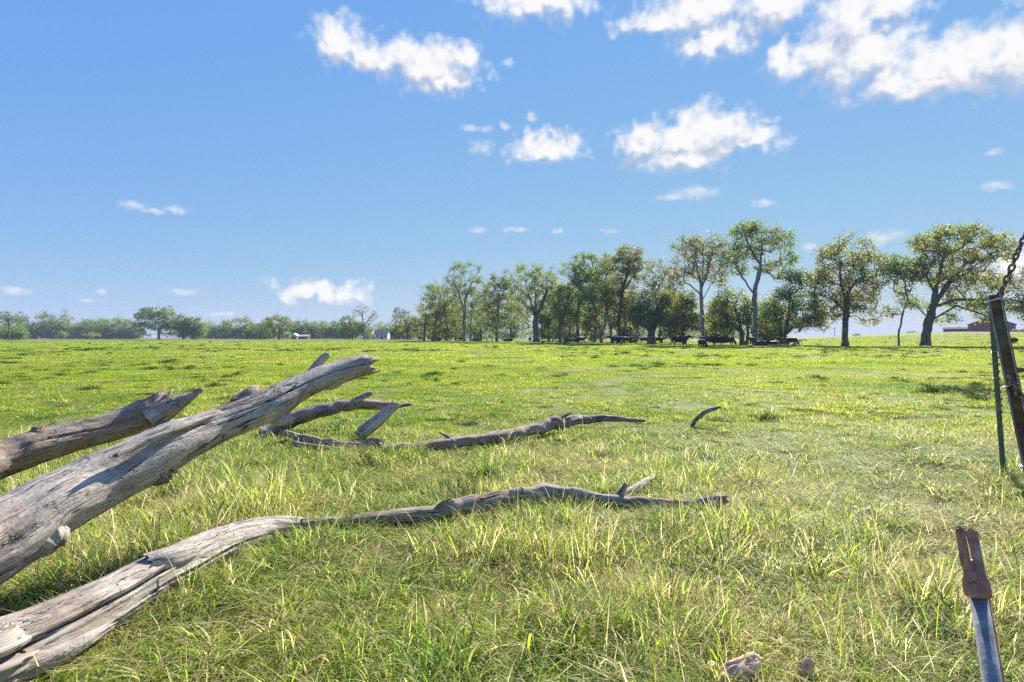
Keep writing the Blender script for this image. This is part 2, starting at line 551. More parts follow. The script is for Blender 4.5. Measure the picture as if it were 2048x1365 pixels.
def wood_mat(name, light, mid, dark, brown, bark=0.35):
    """weathered grey wood: grain runs along the vector attribute 'grain' (metres along, cos, sin)"""
    m, nt = mat_new(name); t = NT(nt)
    g = t.attr('grain').outputs['Vector']
    fib = t.noise(t.scale(g, (2.0, 30, 30)), 1.0, 7, 0.68, 0.25)
    fine = t.noise(t.scale(g, (14.0, 120, 120)), 1.0, 4, 0.6)
    crackn = t.noise(t.scale(g, (0.75, 15, 15)), 1.0, 3, 0.5, 0.25)
    crack = t.math('MAXIMUM', t.ramp(t.math('ABSOLUTE', t.math('SUBTRACT', crackn, 0.5)), 0.0, 0.014), t.ramp(t.noise(t.scale(g, (1.1, 4, 4)), 1.0, 2), 0.56, 0.44))
    patch = t.noise(t.scale(g, (2.4, 4.5, 4.5)), 1.0, 4, 0.6)
    patch2 = t.noise(t.scale(g, (5.5, 9, 9)), 1.0, 3, 0.6)
    vor = t.N.new('ShaderNodeTexVoronoi'); vor.inputs['Scale'].default_value = 1.0
    t.L.new(t.scale(g, (22, 30, 30)), vor.inputs['Vector'])
    pits = t.ramp(vor.outputs['Distance'], 0.06, 0.16)
    pitmask = t.ramp(patch2, 0.5, 0.62)
    pit = t.math('MAXIMUM', pits, t.math('SUBTRACT', 1.0, pitmask))
    c = t.mix(t.ramp(fib, 0.3, 0.7), mid, light)
    c = t.mix(t.ramp(patch, 0.44, 0.62, 0, 0.85), c, brown)
    c = t.mix(t.ramp(t.noise(t.scale(g, (7, 7, 7)), 1.0, 6, 0.7), 0.4, 0.75, 0, 0.55), c, mid)
    c = t.mix(t.ramp(patch2, 0.52, 0.72, 0, bark), c, dark)
    c = t.mix(t.ramp(fine, 0.35, 0.6, 0.35, 0), c, dark)
    c = t.mix(t.math('SUBTRACT', 1.0, crack), c, (0.02, 0.016, 0.012))
    c = t.mix(t.math('SUBTRACT', 1.0, pit), c, (0.025, 0.02, 0.015))
    v2 = t.N.new('ShaderNodeTexVoronoi'); v2.feature = 'DISTANCE_TO_EDGE'; v2.inputs['Scale'].default_value = 1.0
    wv = t.N.new('ShaderNodeTexNoise'); wv.inputs['Scale'].default_value = 1.0; wv.inputs['Detail'].default_value = 3
    t.L.new(t.scale(g, (12, 30, 30)), wv.inputs['Vector'])
    wa = t.N.new('ShaderNodeVectorMath'); wa.operation = 'MULTIPLY_ADD'; wa.inputs[1].default_value = (1.6, 1.6, 1.6)
    t.L.new(wv.outputs['Color'], wa.inputs[0]); t.L.new(t.scale(g, (8, 62, 62)), wa.inputs[2])
    t.L.new(wa.outputs[0], v2.inputs['Vector'])
    chk = t.math('MAXIMUM', t.ramp(v2.outputs['Distance'], 0.0, 0.10), t.ramp(t.noise(t.scale(g, (1.9, 5, 5)), 1.0, 4), 0.66, 0.53))
    c = t.mix(t.math('MULTIPLY', t.math('SUBTRACT', 1.0, chk), 0.75), c, (0.055, 0.045, 0.038))
    h = t.math('MULTIPLY_ADD', fib, 0.6, t.math('MULTIPLY', fine, 0.25))
    h = t.math('MULTIPLY_ADD', crack, 0.7, h)
    h = t.math('MULTIPLY_ADD', pit, 0.4, h)
    h = t.math('MULTIPLY_ADD', patch2, 0.5, h)
    h = t.math('MULTIPLY_ADD', chk, 0.6, h)
    t.out(t.principled(c, 0.8, 0.25, normal=t.bump(h, 1.0, 0.030)))
    return m


M_LOG = wood_mat('weathered_log', (0.62, 0.545, 0.46), (0.41, 0.35, 0.29), (0.11, 0.094, 0.082), (0.33, 0.25, 0.185), 0.42)
M_LOG_DARK = wood_mat('weathered_log_dark', (0.46, 0.38, 0.305), (0.28, 0.225, 0.175), (0.075, 0.062, 0.052), (0.28, 0.18, 0.11), 0.55)
M_LOG_PALE = wood_mat('bleached_wood', (0.62, 0.56, 0.49), (0.40, 0.35, 0.30), (0.16, 0.13, 0.11), (0.36, 0.28, 0.20), 0.2)


def plain(name, col, rough=0.6, spec=0.4, metal=0.0, var=0.25, scale=3.0, bump=0.0):
    m, nt = mat_new(name); t = NT(nt)
    n = t.noise(t.objco(), scale, 5, 0.6)
    c = t.mix(t.ramp(n, 0.3, 0.7), tuple(v * (1 - var) for v in col), tuple(min(1, v * (1 + var)) for v in col))
    t.out(t.principled(c, rough, spec, metal, t.bump(n, bump, 0.01) if bump else None))
    return m


def rust_mat(name, a, b, c3, scale=30.0, rough=0.75, metal=0.15):
    m, nt = mat_new(name); t = NT(nt)
    p = t.objco()
    n = t.noise(p, scale, 6, 0.65); n2 = t.noise(p, scale * 0.25, 3); n3 = t.noise(p, scale * 4, 3)
    c = t.mix(t.ramp(n, 0.35, 0.65), a, b)
    c = t.mix(t.ramp(n2, 0.5, 0.68, 0, 0.85), c, c3)
    c = t.mix(t.ramp(n3, 0.55, 0.75, 0, 0.5), c, (0.04, 0.03, 0.025))
    t.out(t.principled(c, rough, 0.4, metal, t.bump(n, 0.5, 0.003)))
    return m


M_RUST = rust_mat('rusty_iron', (0.27, 0.115, 0.08), (0.46, 0.22, 0.15), (0.52, 0.31, 0.23), 40, 0.7, 0.0)
M_POST = rust_mat('rusted_post', (0.06, 0.036, 0.025), (0.19, 0.095, 0.052), (0.16, 0.14, 0.10), 22)
M_POST_EDGE = rust_mat('worn_paint_post', (0.15, 0.17, 0.155), (0.26, 0.29, 0.27), (0.14, 0.085, 0.055), 26)
M_GREEN = rust_mat('green_paint_post', (0.07, 0.12, 0.095), (0.12, 0.185, 0.15), (0.26, 0.25, 0.22), 18)
M_GALV = plain('galvanised_steel', (0.22, 0.225, 0.23), 0.55, 0.4, 0.0, 0.3, 30, 0.2)
M_WIRE = plain('wire_clip', (0.75, 0.76, 0.78), 0.35, 0.6, 0.7, 0.1, 40)
M_CHAIN = rust_mat('rusty_chain', (0.10, 0.06, 0.045), (0.24, 0.155, 0.11), (0.40, 0.33, 0.27), 90)
M_ROCK = plain('rotten_wood_chunk', (0.66, 0.45, 0.30), 0.9, 0.15, 0, 0.4, 22, 0.9)
M_COW = plain('black_hide', (0.018, 0.016, 0.016), 0.6, 0.2, 0, 0.3, 3)
M_COW_BROWN = plain('brown_hide', (0.060, 0.032, 0.024), 0.55, 0.35, 0, 0.3, 3)
M_WHITE = plain('white_siding', (0.74, 0.75, 0.76), 0.6, 0.3, 0, 0.05, 0.6)
M_ROOF = plain('grey_shingle', (0.12, 0.115, 0.12), 0.9, 0.04, 0, 0.2, 2)
M_ROOF_PALE = plain('pale_metal_roof', (0.42, 0.44, 0.46), 0.6, 0.3, 0.0, 0.08, 1)
M_RED = plain('red_barn_boards', (0.36, 0.085, 0.085), 0.75, 0.25, 0, 0.2, 1.2)
M_GLASS = plain('dark_window', (0.03, 0.035, 0.04), 0.15, 0.6, 0, 0.1, 1)
M_OLDPOLE = plain('grey_timber', (0.22, 0.19, 0.16), 0.85, 0.2, 0, 0.3, 2)

# ------------------------------------------------------------------ ground
def build_ground():
    rad = np.concatenate([[0.0], np.geomspace(0.35, 14, 110), np.geomspace(14.6, 320, 110), np.geomspace(350, 1500, 18)])
    na = 420
    # finer steps where the view looks
    ang = np.linspace(0, 2 * np.pi, na, endpoint=False)
    ang = ang + 0.55 * np.sin(ang) * 0.0
    R, A = np.meshgrid(rad[1:], ang, indexing='ij')
    x = R * np.sin(A); y = R * np.cos(A)
    z = H(x, y)
    v = np.column_stack([x.ravel(), y.ravel(), z.ravel()])
    v = np.vstack([v, [[0, 0, Hs(0, 0)]]])
    nr = len(rad) - 1
    i, j = np.meshgrid(np.arange(nr - 1), np.arange(na), indexing='ij')
    j2 = (j + 1) % na
    f = np.column_stack([(i * na + j).ravel(), (i * na + j2).ravel(), ((i + 1) * na + j2).ravel(), ((i + 1) * na + j).ravel()])
    me = new_mesh('ground', v, f[:, ::-1].copy(), M_GROUND, True)
    bm = bmesh.new(); bm.from_mesh(me); bm.verts.ensure_lookup_table()
    c = bm.verts[len(v) - 1]
    for k in range(na):
        try:
            bm.faces.new((c, bm.verts[(k + 1) % na], bm.verts[k]))
        except ValueError:
            pass
    bmesh.ops.recalc_face_normals(bm, faces=bm.faces)
    bm.to_mesh(me); bm.free()
    me.polygons.foreach_set('use_smooth', np.ones(len(me.polygons), bool))
    o = obj('ground', me)
    tag(o, 'green pasture rolling away to the far tree line', None, None, 'structure')


build_ground()


# ------------------------------------------------------------------- trees
def perp(t):
    a = np.cross(t, np.array([0.3, 0.2, 1.0]))
    n = np.linalg.norm(a, axis=-1, keepdims=True)
    a = a / np.maximum(n, 1e-6)
    return a, np.cross(t, a)


def branch_mesh(pos, par, rad, sides):
    """frustum for each node-parent edge"""
    idx = np.where(par >= 0)[0]
    a, b = pos[par[idx]], pos[idx]
    t = b - a
    ln = np.linalg.norm(t, axis=1, keepdims=True); t = t / np.maximum(ln, 1e-6)
    u, w = perp(t)
    ra, rb = np.minimum(rad[par[idx]], rad[idx] * 1.35), rad[idx]
    q = np.arange(sides) * 2 * np.pi / sides
    cs = np.cos(q)[None, :, None] * u[:, None, :] + np.sin(q)[None, :, None] * w[:, None, :]
    va = a[:, None, :] - (t * 0.3 * rb[:, None])[:, None, :] + cs * ra[:, None, None]
    vb = b[:, None, :] + (t * 0.3 * rb[:, None])[:, None, :] + cs * rb[:, None, None]
    v = np.concatenate([va, vb], axis=1).reshape(-1, 3)
    n = len(idx)
    k = np.arange(sides); k2 = (k + 1) % sides
    base = (np.arange(n) * 2 * sides)[:, None]
    f = np.stack([base + k, base + k2, base + sides + k2, base + sides + k], axis=2).reshape(-1, 4)
    return v, f


def leaf_quads(rng, centres, sizes, cols, flat=0.5):
    n = len(centres)
    nrm = rng.normal(size=(n, 3)); nrm[:, 2] = np.abs(nrm[:, 2]) * (1 + flat)
    nrm /= np.linalg.norm(nrm, axis=1, keepdims=True)
    u, w = perp(nrm)
    th = rng.uniform(0, 2 * np.pi, n)[:, None]
    u2 = u * np.cos(th) + w * np.sin(th); w2 = np.cross(nrm, u2)
    s = sizes[:, None]
    v = np.stack([centres - u2 * s, centres + w2 * s * 0.55 - u2 * s * 0.1, centres + u2 * s, centres - w2 * s * 0.55 - u2 * s * 0.1], axis=1).reshape(-1, 3)
    f = np.arange(n * 4).reshape(n, 4)
    return v, f, np.repeat(cols, 4, axis=0)


def make_tree(name, label, group, d, trunks, tw, lobes, seed, n_clump=150, per=42, clump_r=0.85, leaf=0.17,
              hue=(0.060, 0.085, 0.022), autumn=0.15, bark=None, sides=6, fill=0.75, droop=0.0, cat='tree'):
    """trunks: lists of (px, py) stations from the foot up; lobes: (px, py, rx, ry) of the crown masses, all at depth d.
    Everything is turned into metres around the tree's own foot."""
    rng = np.random.default_rng(seed)
    s = d / FPX
    lobes = [(a_, b_, c_ * 1.10, d_ * 1.08) for a_, b_, c_, d_ in lobes]
    n_clump = int(n_clump * 1.15); tw = tw * (0.82 if len(trunks) > 1 else 0.9)
    fx = trunks[0][0][0]
    X0 = (fx - 1024) * s
    gz = Hs(X0, d)
    def loc(px, py):
        return np.array([(px - fx) * s, 0.0, EYE + (HY - py) * s - gz])
    pos, par, onT = [], [], []
    def add(p, q, t):
        pos.append(np.array(p, float)); par.append(q); onT.append(t); return len(pos) - 1
    for ti, tk in enumerate(trunks):
        pts = [loc(*p) for p in tk]
        if ti == 0:
            pts[0][2] = -0.25
            start = add(pts[0], -1, True)
        else:
            if tk[0][1] > HY + 3:                       # a second stem from the ground
                pts[0][2] = -0.25; off = rng.uniform(-0.5, 0.5)
                for p in pts: p[1] += off
                A = np.array(pos); q = int(np.argmin(np.linalg.norm(A - pts[0], axis=1)))
                start = add(pts[0], -1, True)
            else:
                A = np.array(pos); start = int(np.argmin(np.linalg.norm(A - pts[0], axis=1)))
        dep = 0.0
        dy = rng.normal() * 0.12 if len(trunks) > 1 else rng.normal() * 0.05
        cur = start
        for k in range(1, len(pts)):
            L = np.linalg.norm(pts[k] - pts[k - 1]); m = max(1, int(L / 0.7))
            for j in range(1, m + 1):
                p = pts[k - 1] + (pts[k] - pts[k - 1]) * j / m
                dep += dy * L / m * (1 if ti else 0.4)
                p = p + np.array([rng.normal() * 0.05, dep + rng.normal() * 0.05, 0])
                cur = add(p, cur, True)
    # clump centres in the lobes, thicker toward the shell
    cs = []
    area = np.array([l[2] * l[3] for l in lobes], float)
    for l, cnt in zip(lobes, np.maximum(2, np.round(n_clump * area / area.sum())).astype(int)):
        c = loc(l[0], l[1]); rx, rz = l[2] * s, l[3] * s
        ry = min(max(rx, rz * 0.6), rx * 1.2) * 0.9
        tries = 0; got = 0
        while got < cnt and tries < cnt * 12:
            tries += 1
            v = rng.normal(size=3); v /= np.linalg.norm(v)
            r = rng.uniform() ** (1 / (3 * fill + 1.2))
            out_ = rng.uniform(1.08, 1.32) if rng.uniform() < 0.13 else 0.94
            p = c + v * r * np.array([rx, ry, rz]) * out_
            if p[2] < 0.6: continue
            if cs and np.min(np.linalg.norm(np.array(cs) - p, axis=1)) < clump_r * 0.62 and rng.uniform() < 0.85: continue
            cs.append(p); got += 1
    cs = np.array(cs)
    A = np.array(pos)
    dist = np.array([np.min(np.linalg.norm(A - c, axis=1)) for c in cs])
    cs = cs[np.argsort(dist)]
    tips = []
    for c in cs:
        A = np.array(pos)
        dv = c - A
        dl = np.linalg.norm(dv, axis=1)
        cost = dl + np.maximum(0, -dv[:, 2]) * 0.9 + np.maximum(0, 0.35 - dv[:, 2] / np.maximum(dl, 0.01)) * dl * 0.25
        cost = cost + (A[:, 2] < 1.2) * 4
        q = int(np.argmin(cost))
        L = dl[q]; m = max(1, int(L / 0.75))
        a = A[q]; cur = q
        bow = np.array([rng.normal() * 0.1, rng.normal() * 0.1, 0.14 - droop * 0.2]) * L
        for j in range(1, m + 1):
            u = j / m
            p = a + (c - a) * u + bow * 4 * u * (1 - u) * 0.6 + rng.normal(size=3) * 0.05
            cur = add(p, cur, False)
        tips.append(cur)
        # a few twigs in the clump
        for _ in range(3):
            e = c + rng.normal(size=3) * clump_r * np.array([0.7, 0.7, 0.5])
            add(e, cur, False)
    pos = np.array(pos); par = np.array(par); onT = np.array(onT)
    load = np.ones(len(pos)) * 0.0
    has_child = np.zeros(len(pos), bool); has_child[par[par >= 0]] = True
    load[~has_child] = 1.0
    for i in range(len(pos) - 1, -1, -1):
        if par[i] >= 0: load[par[i]] += load[i]
    rad = 0.016 * np.power(np.maximum(load, 1), 0.47)
    base_r = tw * s / 2
    k = base_r / rad[0]
    w = sstep(0.02, 0.35, load / load[0])
    rad = rad * (1 + (k - 1) * w) if k > 0 else rad
    # flare at the foot
    foot = onT & (pos[:, 2] < 0.8)
    rad[foot] *= 1 + 0.45 * np.clip((0.8 - pos[foot][:, 2]) / 0.8, 0, 1.3)
    v1, f1 = branch_mesh(pos, par, rad, sides)
    e = empty(name, (X0, d, gz), label, cat, group)
    obj('trunk', new_mesh(name + '_trunk', v1, f1, bark or M_BARK, True), e)
    # leaves
    nl = rng.poisson(per * 1.08 * rng.uniform(0.3, 1.7, len(cs)))
    who = np.repeat(np.arange(len(cs)), nl)
    off = rng.normal(size=(len(who), 3)) * clump_r * np.array([0.52, 0.52, 0.42])
    C = cs[who] + off
    C[:, 2] -= droop * rng.uniform(0, 1, len(C)) * clump_r
    C[:, 2] = np.maximum(C[:, 2], 0.15)
    sizes = leaf * rng.uniform(0.55, 1.25, len(C))
    base = np.array(hue)
    cl = rng.uniform(0, 1, len(cs)); top = (cs[:, 2] - cs[:, 2].min()) / max(0.1, np.ptp(cs[:, 2]))
    aut = np.clip((cl < autumn * 0.8) * 1.0 + rng.uniform(0, 0.25, len(cs)) * (autumn > 0.1), 0, 1)[who]
    lv = rng.uniform(0.75, 1.3, len(C))
    yel = np.array([0.27, 0.20, 0.025]); brn = np.array([0.20, 0.15, 0.045])
    pick = (rng.uniform(0, 1, len(cs)) < 0.5)[who]
    acol = np.where(pick[:, None], yel, brn)
    yg = np.array([0.17, 0.19, 0.025])
    gmix = (rng.uniform(0, 1, len(cs)) * 0.6)[who][:, None]
    colr = (base * (1 - gmix) + yg * gmix) * (1 - aut[:, None]) + acol * aut[:, None]
    colr = colr * lv[:, None]
    colr = np.column_stack([colr, np.ones(len(colr))])
    v2, f2, c2 = leaf_quads(rng, C, sizes, colr)
    obj('crown', new_mesh(name + '_crown', v2, f2, M_LEAF, False, {'tint': ('FLOAT_COLOR', c2)}), e)
    return e


GRV = 'grove of trees sheltering the cattle'
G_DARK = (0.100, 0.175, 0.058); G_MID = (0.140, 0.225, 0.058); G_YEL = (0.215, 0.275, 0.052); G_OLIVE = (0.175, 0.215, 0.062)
grove = [
    # label, depth, trunks, width, lobes, options
    ('low leafy tree with yellow-green skirt at the left end of the grove', 150, [[(848, 683), (850, 650), (855, 610)], [(868, 683), (872, 640), (870, 600)]], 5,
     [(858, 640, 32, 34), (872, 600, 30, 32), (845, 655, 22, 20), (890, 640, 24, 34)], dict(n_clump=170, hue=G_YEL, per=46)),
    ('rounded tree second from the left end of the grove, shorter than its neighbour', 152, [[(893, 683), (892, 640), (888, 595)]], 5,
     [(885, 592, 38, 28), (900, 630, 30, 40), (905, 660, 25, 18)], dict(n_clump=150, hue=G_MID)),
    ('tall domed tree with pale straight trunk rising above the grove left end', 142, [[(928, 684), (929, 630), (931, 585), (928, 545)], [(931, 600), (945, 560), (952, 545)], [(929, 625), (915, 580), (905, 560)], [(941, 684), (942, 640), (944, 600)]], 8,
     [(930, 548, 36, 26), (908, 572, 26, 22), (958, 578, 24, 26), (935, 600, 34, 30), (948, 635, 22, 24), (915, 650, 18, 20)], dict(n_clump=200, hue=G_MID, bark=M_BARK_PALE)),
    ('dense bluish-green tree between the tall domed tree and the thick-trunked fork', 136, [[(994, 685), (995, 640), (998, 590)], [(995, 650), (980, 615)], [(985, 685), (983, 650)]], 7,
     [(995, 578, 30, 26), (978, 605, 24, 26), (1008, 622, 26, 34), (985, 645, 28, 22), (1012, 570, 20, 16)], dict(n_clump=190, hue=G_DARK, per=48)),
    ('thick-trunked forked tree with two rounded crowns in the left half of the grove', 128, [[(1073, 687), (1072, 665), (1071, 640)], [(1071, 640), (1060, 600), (1052, 570), (1050, 550)], [(1071, 640), (1086, 605), (1096, 575), (1092, 555)], [(1071, 645), (1072, 600), (1070, 560)]], 15,
     [(1052, 560, 34, 28), (1042, 590, 24, 20), (1096, 570, 26, 30), (1075, 600, 28, 24), (1108, 590, 18, 22), (1048, 630, 20, 22), (1072, 545, 16, 14)], dict(n_clump=210, hue=G_YEL, per=48)),
    ('slender leaning sapling beside the thick-trunked forked tree', 122, [[(1106, 688), (1103, 670), (1098, 652)]], 2.6,
     [(1098, 650, 14, 12), (1088, 640, 12, 10)], dict(n_clump=30, clump_r=0.6, hue=G_MID)),
    ('dark narrow tree just right of the forked tree, shading a mound', 120, [[(1120, 688), (1121, 650), (1120, 600)], [(1121, 655), (1134, 615)]], 8,
     [(1120, 608, 26, 26), (1135, 630, 20, 26), (1110, 636, 18, 24), (1128, 585, 18, 16)], dict(n_clump=150, hue=G_DARK)),
    ('broad green-topped tree at the middle of the grove with dark lower crown', 118, [[(1156, 688), (1155, 650), (1158, 600), (1162, 560)], [(1156, 640), (1140, 590)], [(1157, 620), (1175, 570)]], 8,
     [(1150, 548, 30, 22), (1175, 530, 28, 24), (1165, 575, 34, 28), (1145, 610, 20, 24), (1155, 640, 24, 16), (1188, 560, 18, 22)], dict(n_clump=200, hue=G_MID, per=50)),
    ('thin sapling with dark leaning stem at the middle of the grove', 112, [[(1188, 689), (1184, 670), (1180, 655)]], 2.4,
     [(1180, 645, 16, 14), (1172, 655, 10, 10)], dict(n_clump=30, clump_r=0.6, hue=G_OLIVE)),
    ('leaning multi-stemmed tree with a mound of roots at mid grove', 112, [[(1203, 689), (1200, 660), (1192, 625), (1180, 590)], [(1203, 675), (1212, 640), (1216, 600), (1212, 560)], [(1206, 674), (1222, 660), (1236, 650)]], 7,
     [(1180, 590, 22, 20), (1212, 555, 26, 26), (1200, 600, 28, 24), (1206, 530, 18, 16), (1185, 628, 18, 18)], dict(n_clump=150, hue=G_MID)),
    ('upright tree whose bare stem stands behind the cows at mid grove', 108, [[(1224, 690), (1220, 650), (1212, 610), (1208, 590)], [(1222, 660), (1230, 620)]], 5,
     [(1225, 600, 24, 24), (1230, 640, 20, 18), (1215, 575, 16, 16)], dict(n_clump=90, hue=G_OLIVE, autumn=0.2)),
    ('tall tree with brownish crown and twin straight stems right of mid grove', 106, [[(1237, 690), (1238, 640), (1242, 590), (1256, 540), (1262, 510)], [(1250, 690), (1249, 640), (1246, 600), (1240, 560)], [(1242, 590), (1270, 545), (1278, 520)]], 9,
     [(1255, 510, 26, 20), (1272, 530, 22, 20), (1240, 535, 26, 24), (1258, 560, 30, 24), (1240, 600, 26, 26), (1262, 610, 18, 20), (1232, 640, 16, 16)], dict(n_clump=190, hue=G_OLIVE, autumn=0.28)),
    ('low spreading tree with short massive trunk beside the cows', 104, [[(1303, 690), (1302, 672), (1300, 655)], [(1300, 662), (1285, 645), (1270, 630)], [(1302, 662), (1318, 635), (1325, 610)], [(1300, 655), (1296, 620), (1300, 600)]], 20,
     [(1300, 605, 36, 24), (1275, 630, 24, 22), (1325, 628, 26, 26), (1300, 640, 38, 18), (1340, 600, 18, 16)], dict(n_clump=210, hue=G_DARK, per=50)),
    ('wispy half-bare tree showing sky between the brown-topped and tall pale trees', 110, [[(1322, 690), (1318, 640), (1312, 590), (1310, 550)], [(1312, 590), (1325, 555), (1330, 530)], [(1314, 600), (1296, 565)]], 5,
     [(1310, 540, 26, 20), (1328, 560, 22, 26), (1298, 570, 18, 20), (1318, 595, 26, 20)], dict(n_clump=90, per=24, hue=G_OLIVE, autumn=0.25)),
    ('bushy dark tree with crooked leaning trunk left of the tall pale trunk', 99, [[(1370, 690), (1364, 672), (1366, 650), (1368, 625)], [(1366, 675), (1350, 662), (1338, 652)]], 8,
     [(1365, 625, 34, 24), (1385, 645, 22, 20), (1350, 645, 26, 18), (1372, 600, 20, 14)], dict(n_clump=150, hue=G_DARK, per=50)),
    ('tall open tree with pale straight trunk forking high, brown-tinged crown', 94, [[(1407, 692), (1406, 640), (1404, 590), (1404, 575)], [(1404, 580), (1395, 540), (1390, 505)], [(1404, 578), (1416, 540), (1425, 500)], [(1404, 590), (1380, 570), (1360, 560)], [(1405, 600), (1424, 570), (1440, 560)], [(1404, 575), (1406, 530), (1404, 490)]], 9,
     [(1375, 500, 34, 28), (1410, 495, 36, 26), (1435, 520, 22, 30), (1360, 545, 24, 22), (1400, 540, 30, 22), (1440, 560, 14, 18), (1350, 575, 18, 12)], dict(n_clump=180, per=30, hue=G_OLIVE, autumn=0.42, bark=M_BARK_PALE, fill=0.9)),
    ('spreading dark tree with thick double trunk left of the tallest tree', 92, [[(1485, 693), (1484, 665), (1476, 635), (1466, 600)], [(1494, 693), (1496, 665), (1494, 640)], [(1484, 660), (1462, 648), (1442, 640)]], 12,
     [(1462, 600, 30, 24), (1440, 630, 26, 28), (1475, 640, 26, 24), (1450, 660, 30, 10), (1498, 625, 16, 26), (1430, 655, 16, 10)], dict(n_clump=170, hue=G_MID, per=36)),
    ('tallest tree of the grove with twin pale stems and open forked crown', 90, [[(1511, 693), (1511, 650), (1510, 610)], [(1510, 610), (1508, 580), (1514, 545), (1518, 520)], [(1510, 615), (1521, 580), (1522, 545), (1545, 510), (1560, 480)], [(1518, 525), (1500, 495), (1490, 465)], [(1520, 545), (1526, 500), (1530, 460)], [(1508, 590), (1484, 555), (1470, 530)], [(1520, 590), (1545, 588), (1560, 588)]], 11,
     [(1485, 470, 32, 26), (1500, 455, 20, 14), (1465, 505, 22, 24), (1535, 480, 28, 26), (1565, 485, 20, 22), (1575, 520, 18, 20), (1495, 510, 26, 18), (1530, 530, 26, 14), (1478, 535, 22, 16), (1570, 550, 18, 16)], dict(n_clump=200, per=32, hue=G_MID, autumn=0.18, bark=M_BARK_PALE, fill=0.9)),
    ('low bushy dark tree with clustered stems behind the bleached fallen limb', 88, [[(1562, 693), (1562, 670), (1560, 640)], [(1570, 693), (1574, 660), (1580, 630)], [(1565, 675), (1590, 650), (1610, 640)]], 10,
     [(1560, 610, 34, 20), (1545, 645, 28, 22), (1590, 640, 32, 22), (1575, 585, 20, 14), (1615, 605, 26, 22), (1630, 640, 24, 18), (1600, 560, 26, 16), (1632, 560, 18, 14)], dict(n_clump=220, hue=G_DARK, per=40, autumn=0.1)),
    ('domed autumn-tinted tree with dark vine-wrapped trunk standing apart on the right', 84, [[(1689, 695), (1690, 650), (1692, 600), (1696, 560)], [(1692, 610), (1684, 570), (1682, 540)], [(1694, 590), (1712, 560), (1735, 545)], [(1691, 625), (1665, 600), (1645, 580)], [(1683, 694), (1682, 668), (1690, 645)]], 14,
     [(1695, 500, 50, 30), (1655, 530, 28, 28), (1735, 525, 34, 28), (1690, 550, 50, 26), (1640, 570, 22, 24), (1650, 620, 26, 28), (1735, 580, 26, 30), (1740, 630, 20, 20), (1725, 600, 30, 20), (1672, 600, 30, 28), (1755, 560, 16, 18), (1690, 600, 14, 40)], dict(n_clump=250, per=42, hue=G_OLIVE, autumn=0.36, droop=0.5)),
    ('thin leaning young tree with sparse leaves between the two big right-hand trees', 83, [[(1797, 695), (1798, 660), (1803, 630), (1812, 600), (1806, 570)], [(1803, 630), (1790, 605), (1782, 590)]], 4.2,
     [(1795, 525, 26, 18), (1785, 550, 22, 16), (1812, 560, 20, 20), (1780, 625, 20, 10), (1806, 590, 18, 14), (1795, 535, 30, 24)], dict(n_clump=85, per=28, hue=G_MID, autumn=0.15)),
    ('broad spreading tree with stout leaning trunk and long low limbs on the right', 82, [[(1850, 695), (1853, 670), (1858, 640), (1868, 600), (1872, 570)], [(1858, 645), (1880, 630), (1910, 612), (1950, 625), (1985, 640)], [(1866, 610), (1890, 575), (1915, 545), (1930, 525)], [(1868, 615), (1905, 600), (1950, 600), (1985, 600)], [(1872, 570), (1880, 530), (1890, 495)], [(1860, 640), (1836, 615), (1820, 600)], [(1870, 590), (1855, 550), (1848, 520)]], 21,
     [(1850, 490, 32, 22), (1900, 475, 42, 24), (1950, 475, 36, 24), (1995, 490, 32, 20), (2015, 505, 14, 12), (1880, 515, 44, 22), (1945, 515, 36, 24), (1860, 545, 40, 24), (1910, 560, 36, 24), (1960, 560, 34, 24), (1930, 600, 40, 22), (1975, 610, 32, 20), (1985, 638, 24, 10), (1830, 610, 20, 16), (1890, 638, 26, 9), (1830, 540, 22, 24), (2000, 570, 26, 22)], dict(n_clump=330, per=44, hue=G_YEL, autumn=0.3)),
    ('tree at the right edge whose leafy limbs reach into view beyond the steel post', 78, [[(2125, 697), (2122, 660), (2110, 610), (2100, 560)], [(2115, 630), (2080, 610), (2045, 600)]], 17,
     [(2090, 560, 50, 34), (2050, 605, 34, 22), (2120, 520, 50, 30), (2060, 630, 26, 12), (2150, 580, 50, 40)], dict(n_clump=200, per=40, hue=G_OLIVE, autumn=0.25)),
]
for i, (lab, d, tr, tw, lobes, opt) in enumerate(grove):
    make_tree('grove_tree', lab, GRV, d, tr, tw, lobes, 100 + i, **opt)

# a second row fills the grove behind the front trunks
row2 = [
    (865, 172, 598, 34, 'dense low tree filling the shade behind the left end of the grove', G_YEL),
    (912, 170, 585, 34, 'bushy tree behind the tall domed tree, leaves down to the grass', G_MID),
    (962, 165, 580, 32, 'bushy tree in the second row between the domed and the bluish trees', G_MID),
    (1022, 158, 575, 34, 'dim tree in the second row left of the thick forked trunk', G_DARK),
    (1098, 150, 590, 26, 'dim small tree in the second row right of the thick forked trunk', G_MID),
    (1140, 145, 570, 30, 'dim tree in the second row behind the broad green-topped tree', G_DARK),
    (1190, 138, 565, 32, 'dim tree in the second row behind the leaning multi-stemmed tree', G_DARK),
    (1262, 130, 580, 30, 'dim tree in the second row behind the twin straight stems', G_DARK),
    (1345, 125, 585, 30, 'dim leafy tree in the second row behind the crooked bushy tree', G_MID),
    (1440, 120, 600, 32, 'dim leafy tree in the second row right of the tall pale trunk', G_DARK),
    (1535, 112, 600, 32, 'dim leafy tree in the second row between the bushy dark trees', G_MID),
]
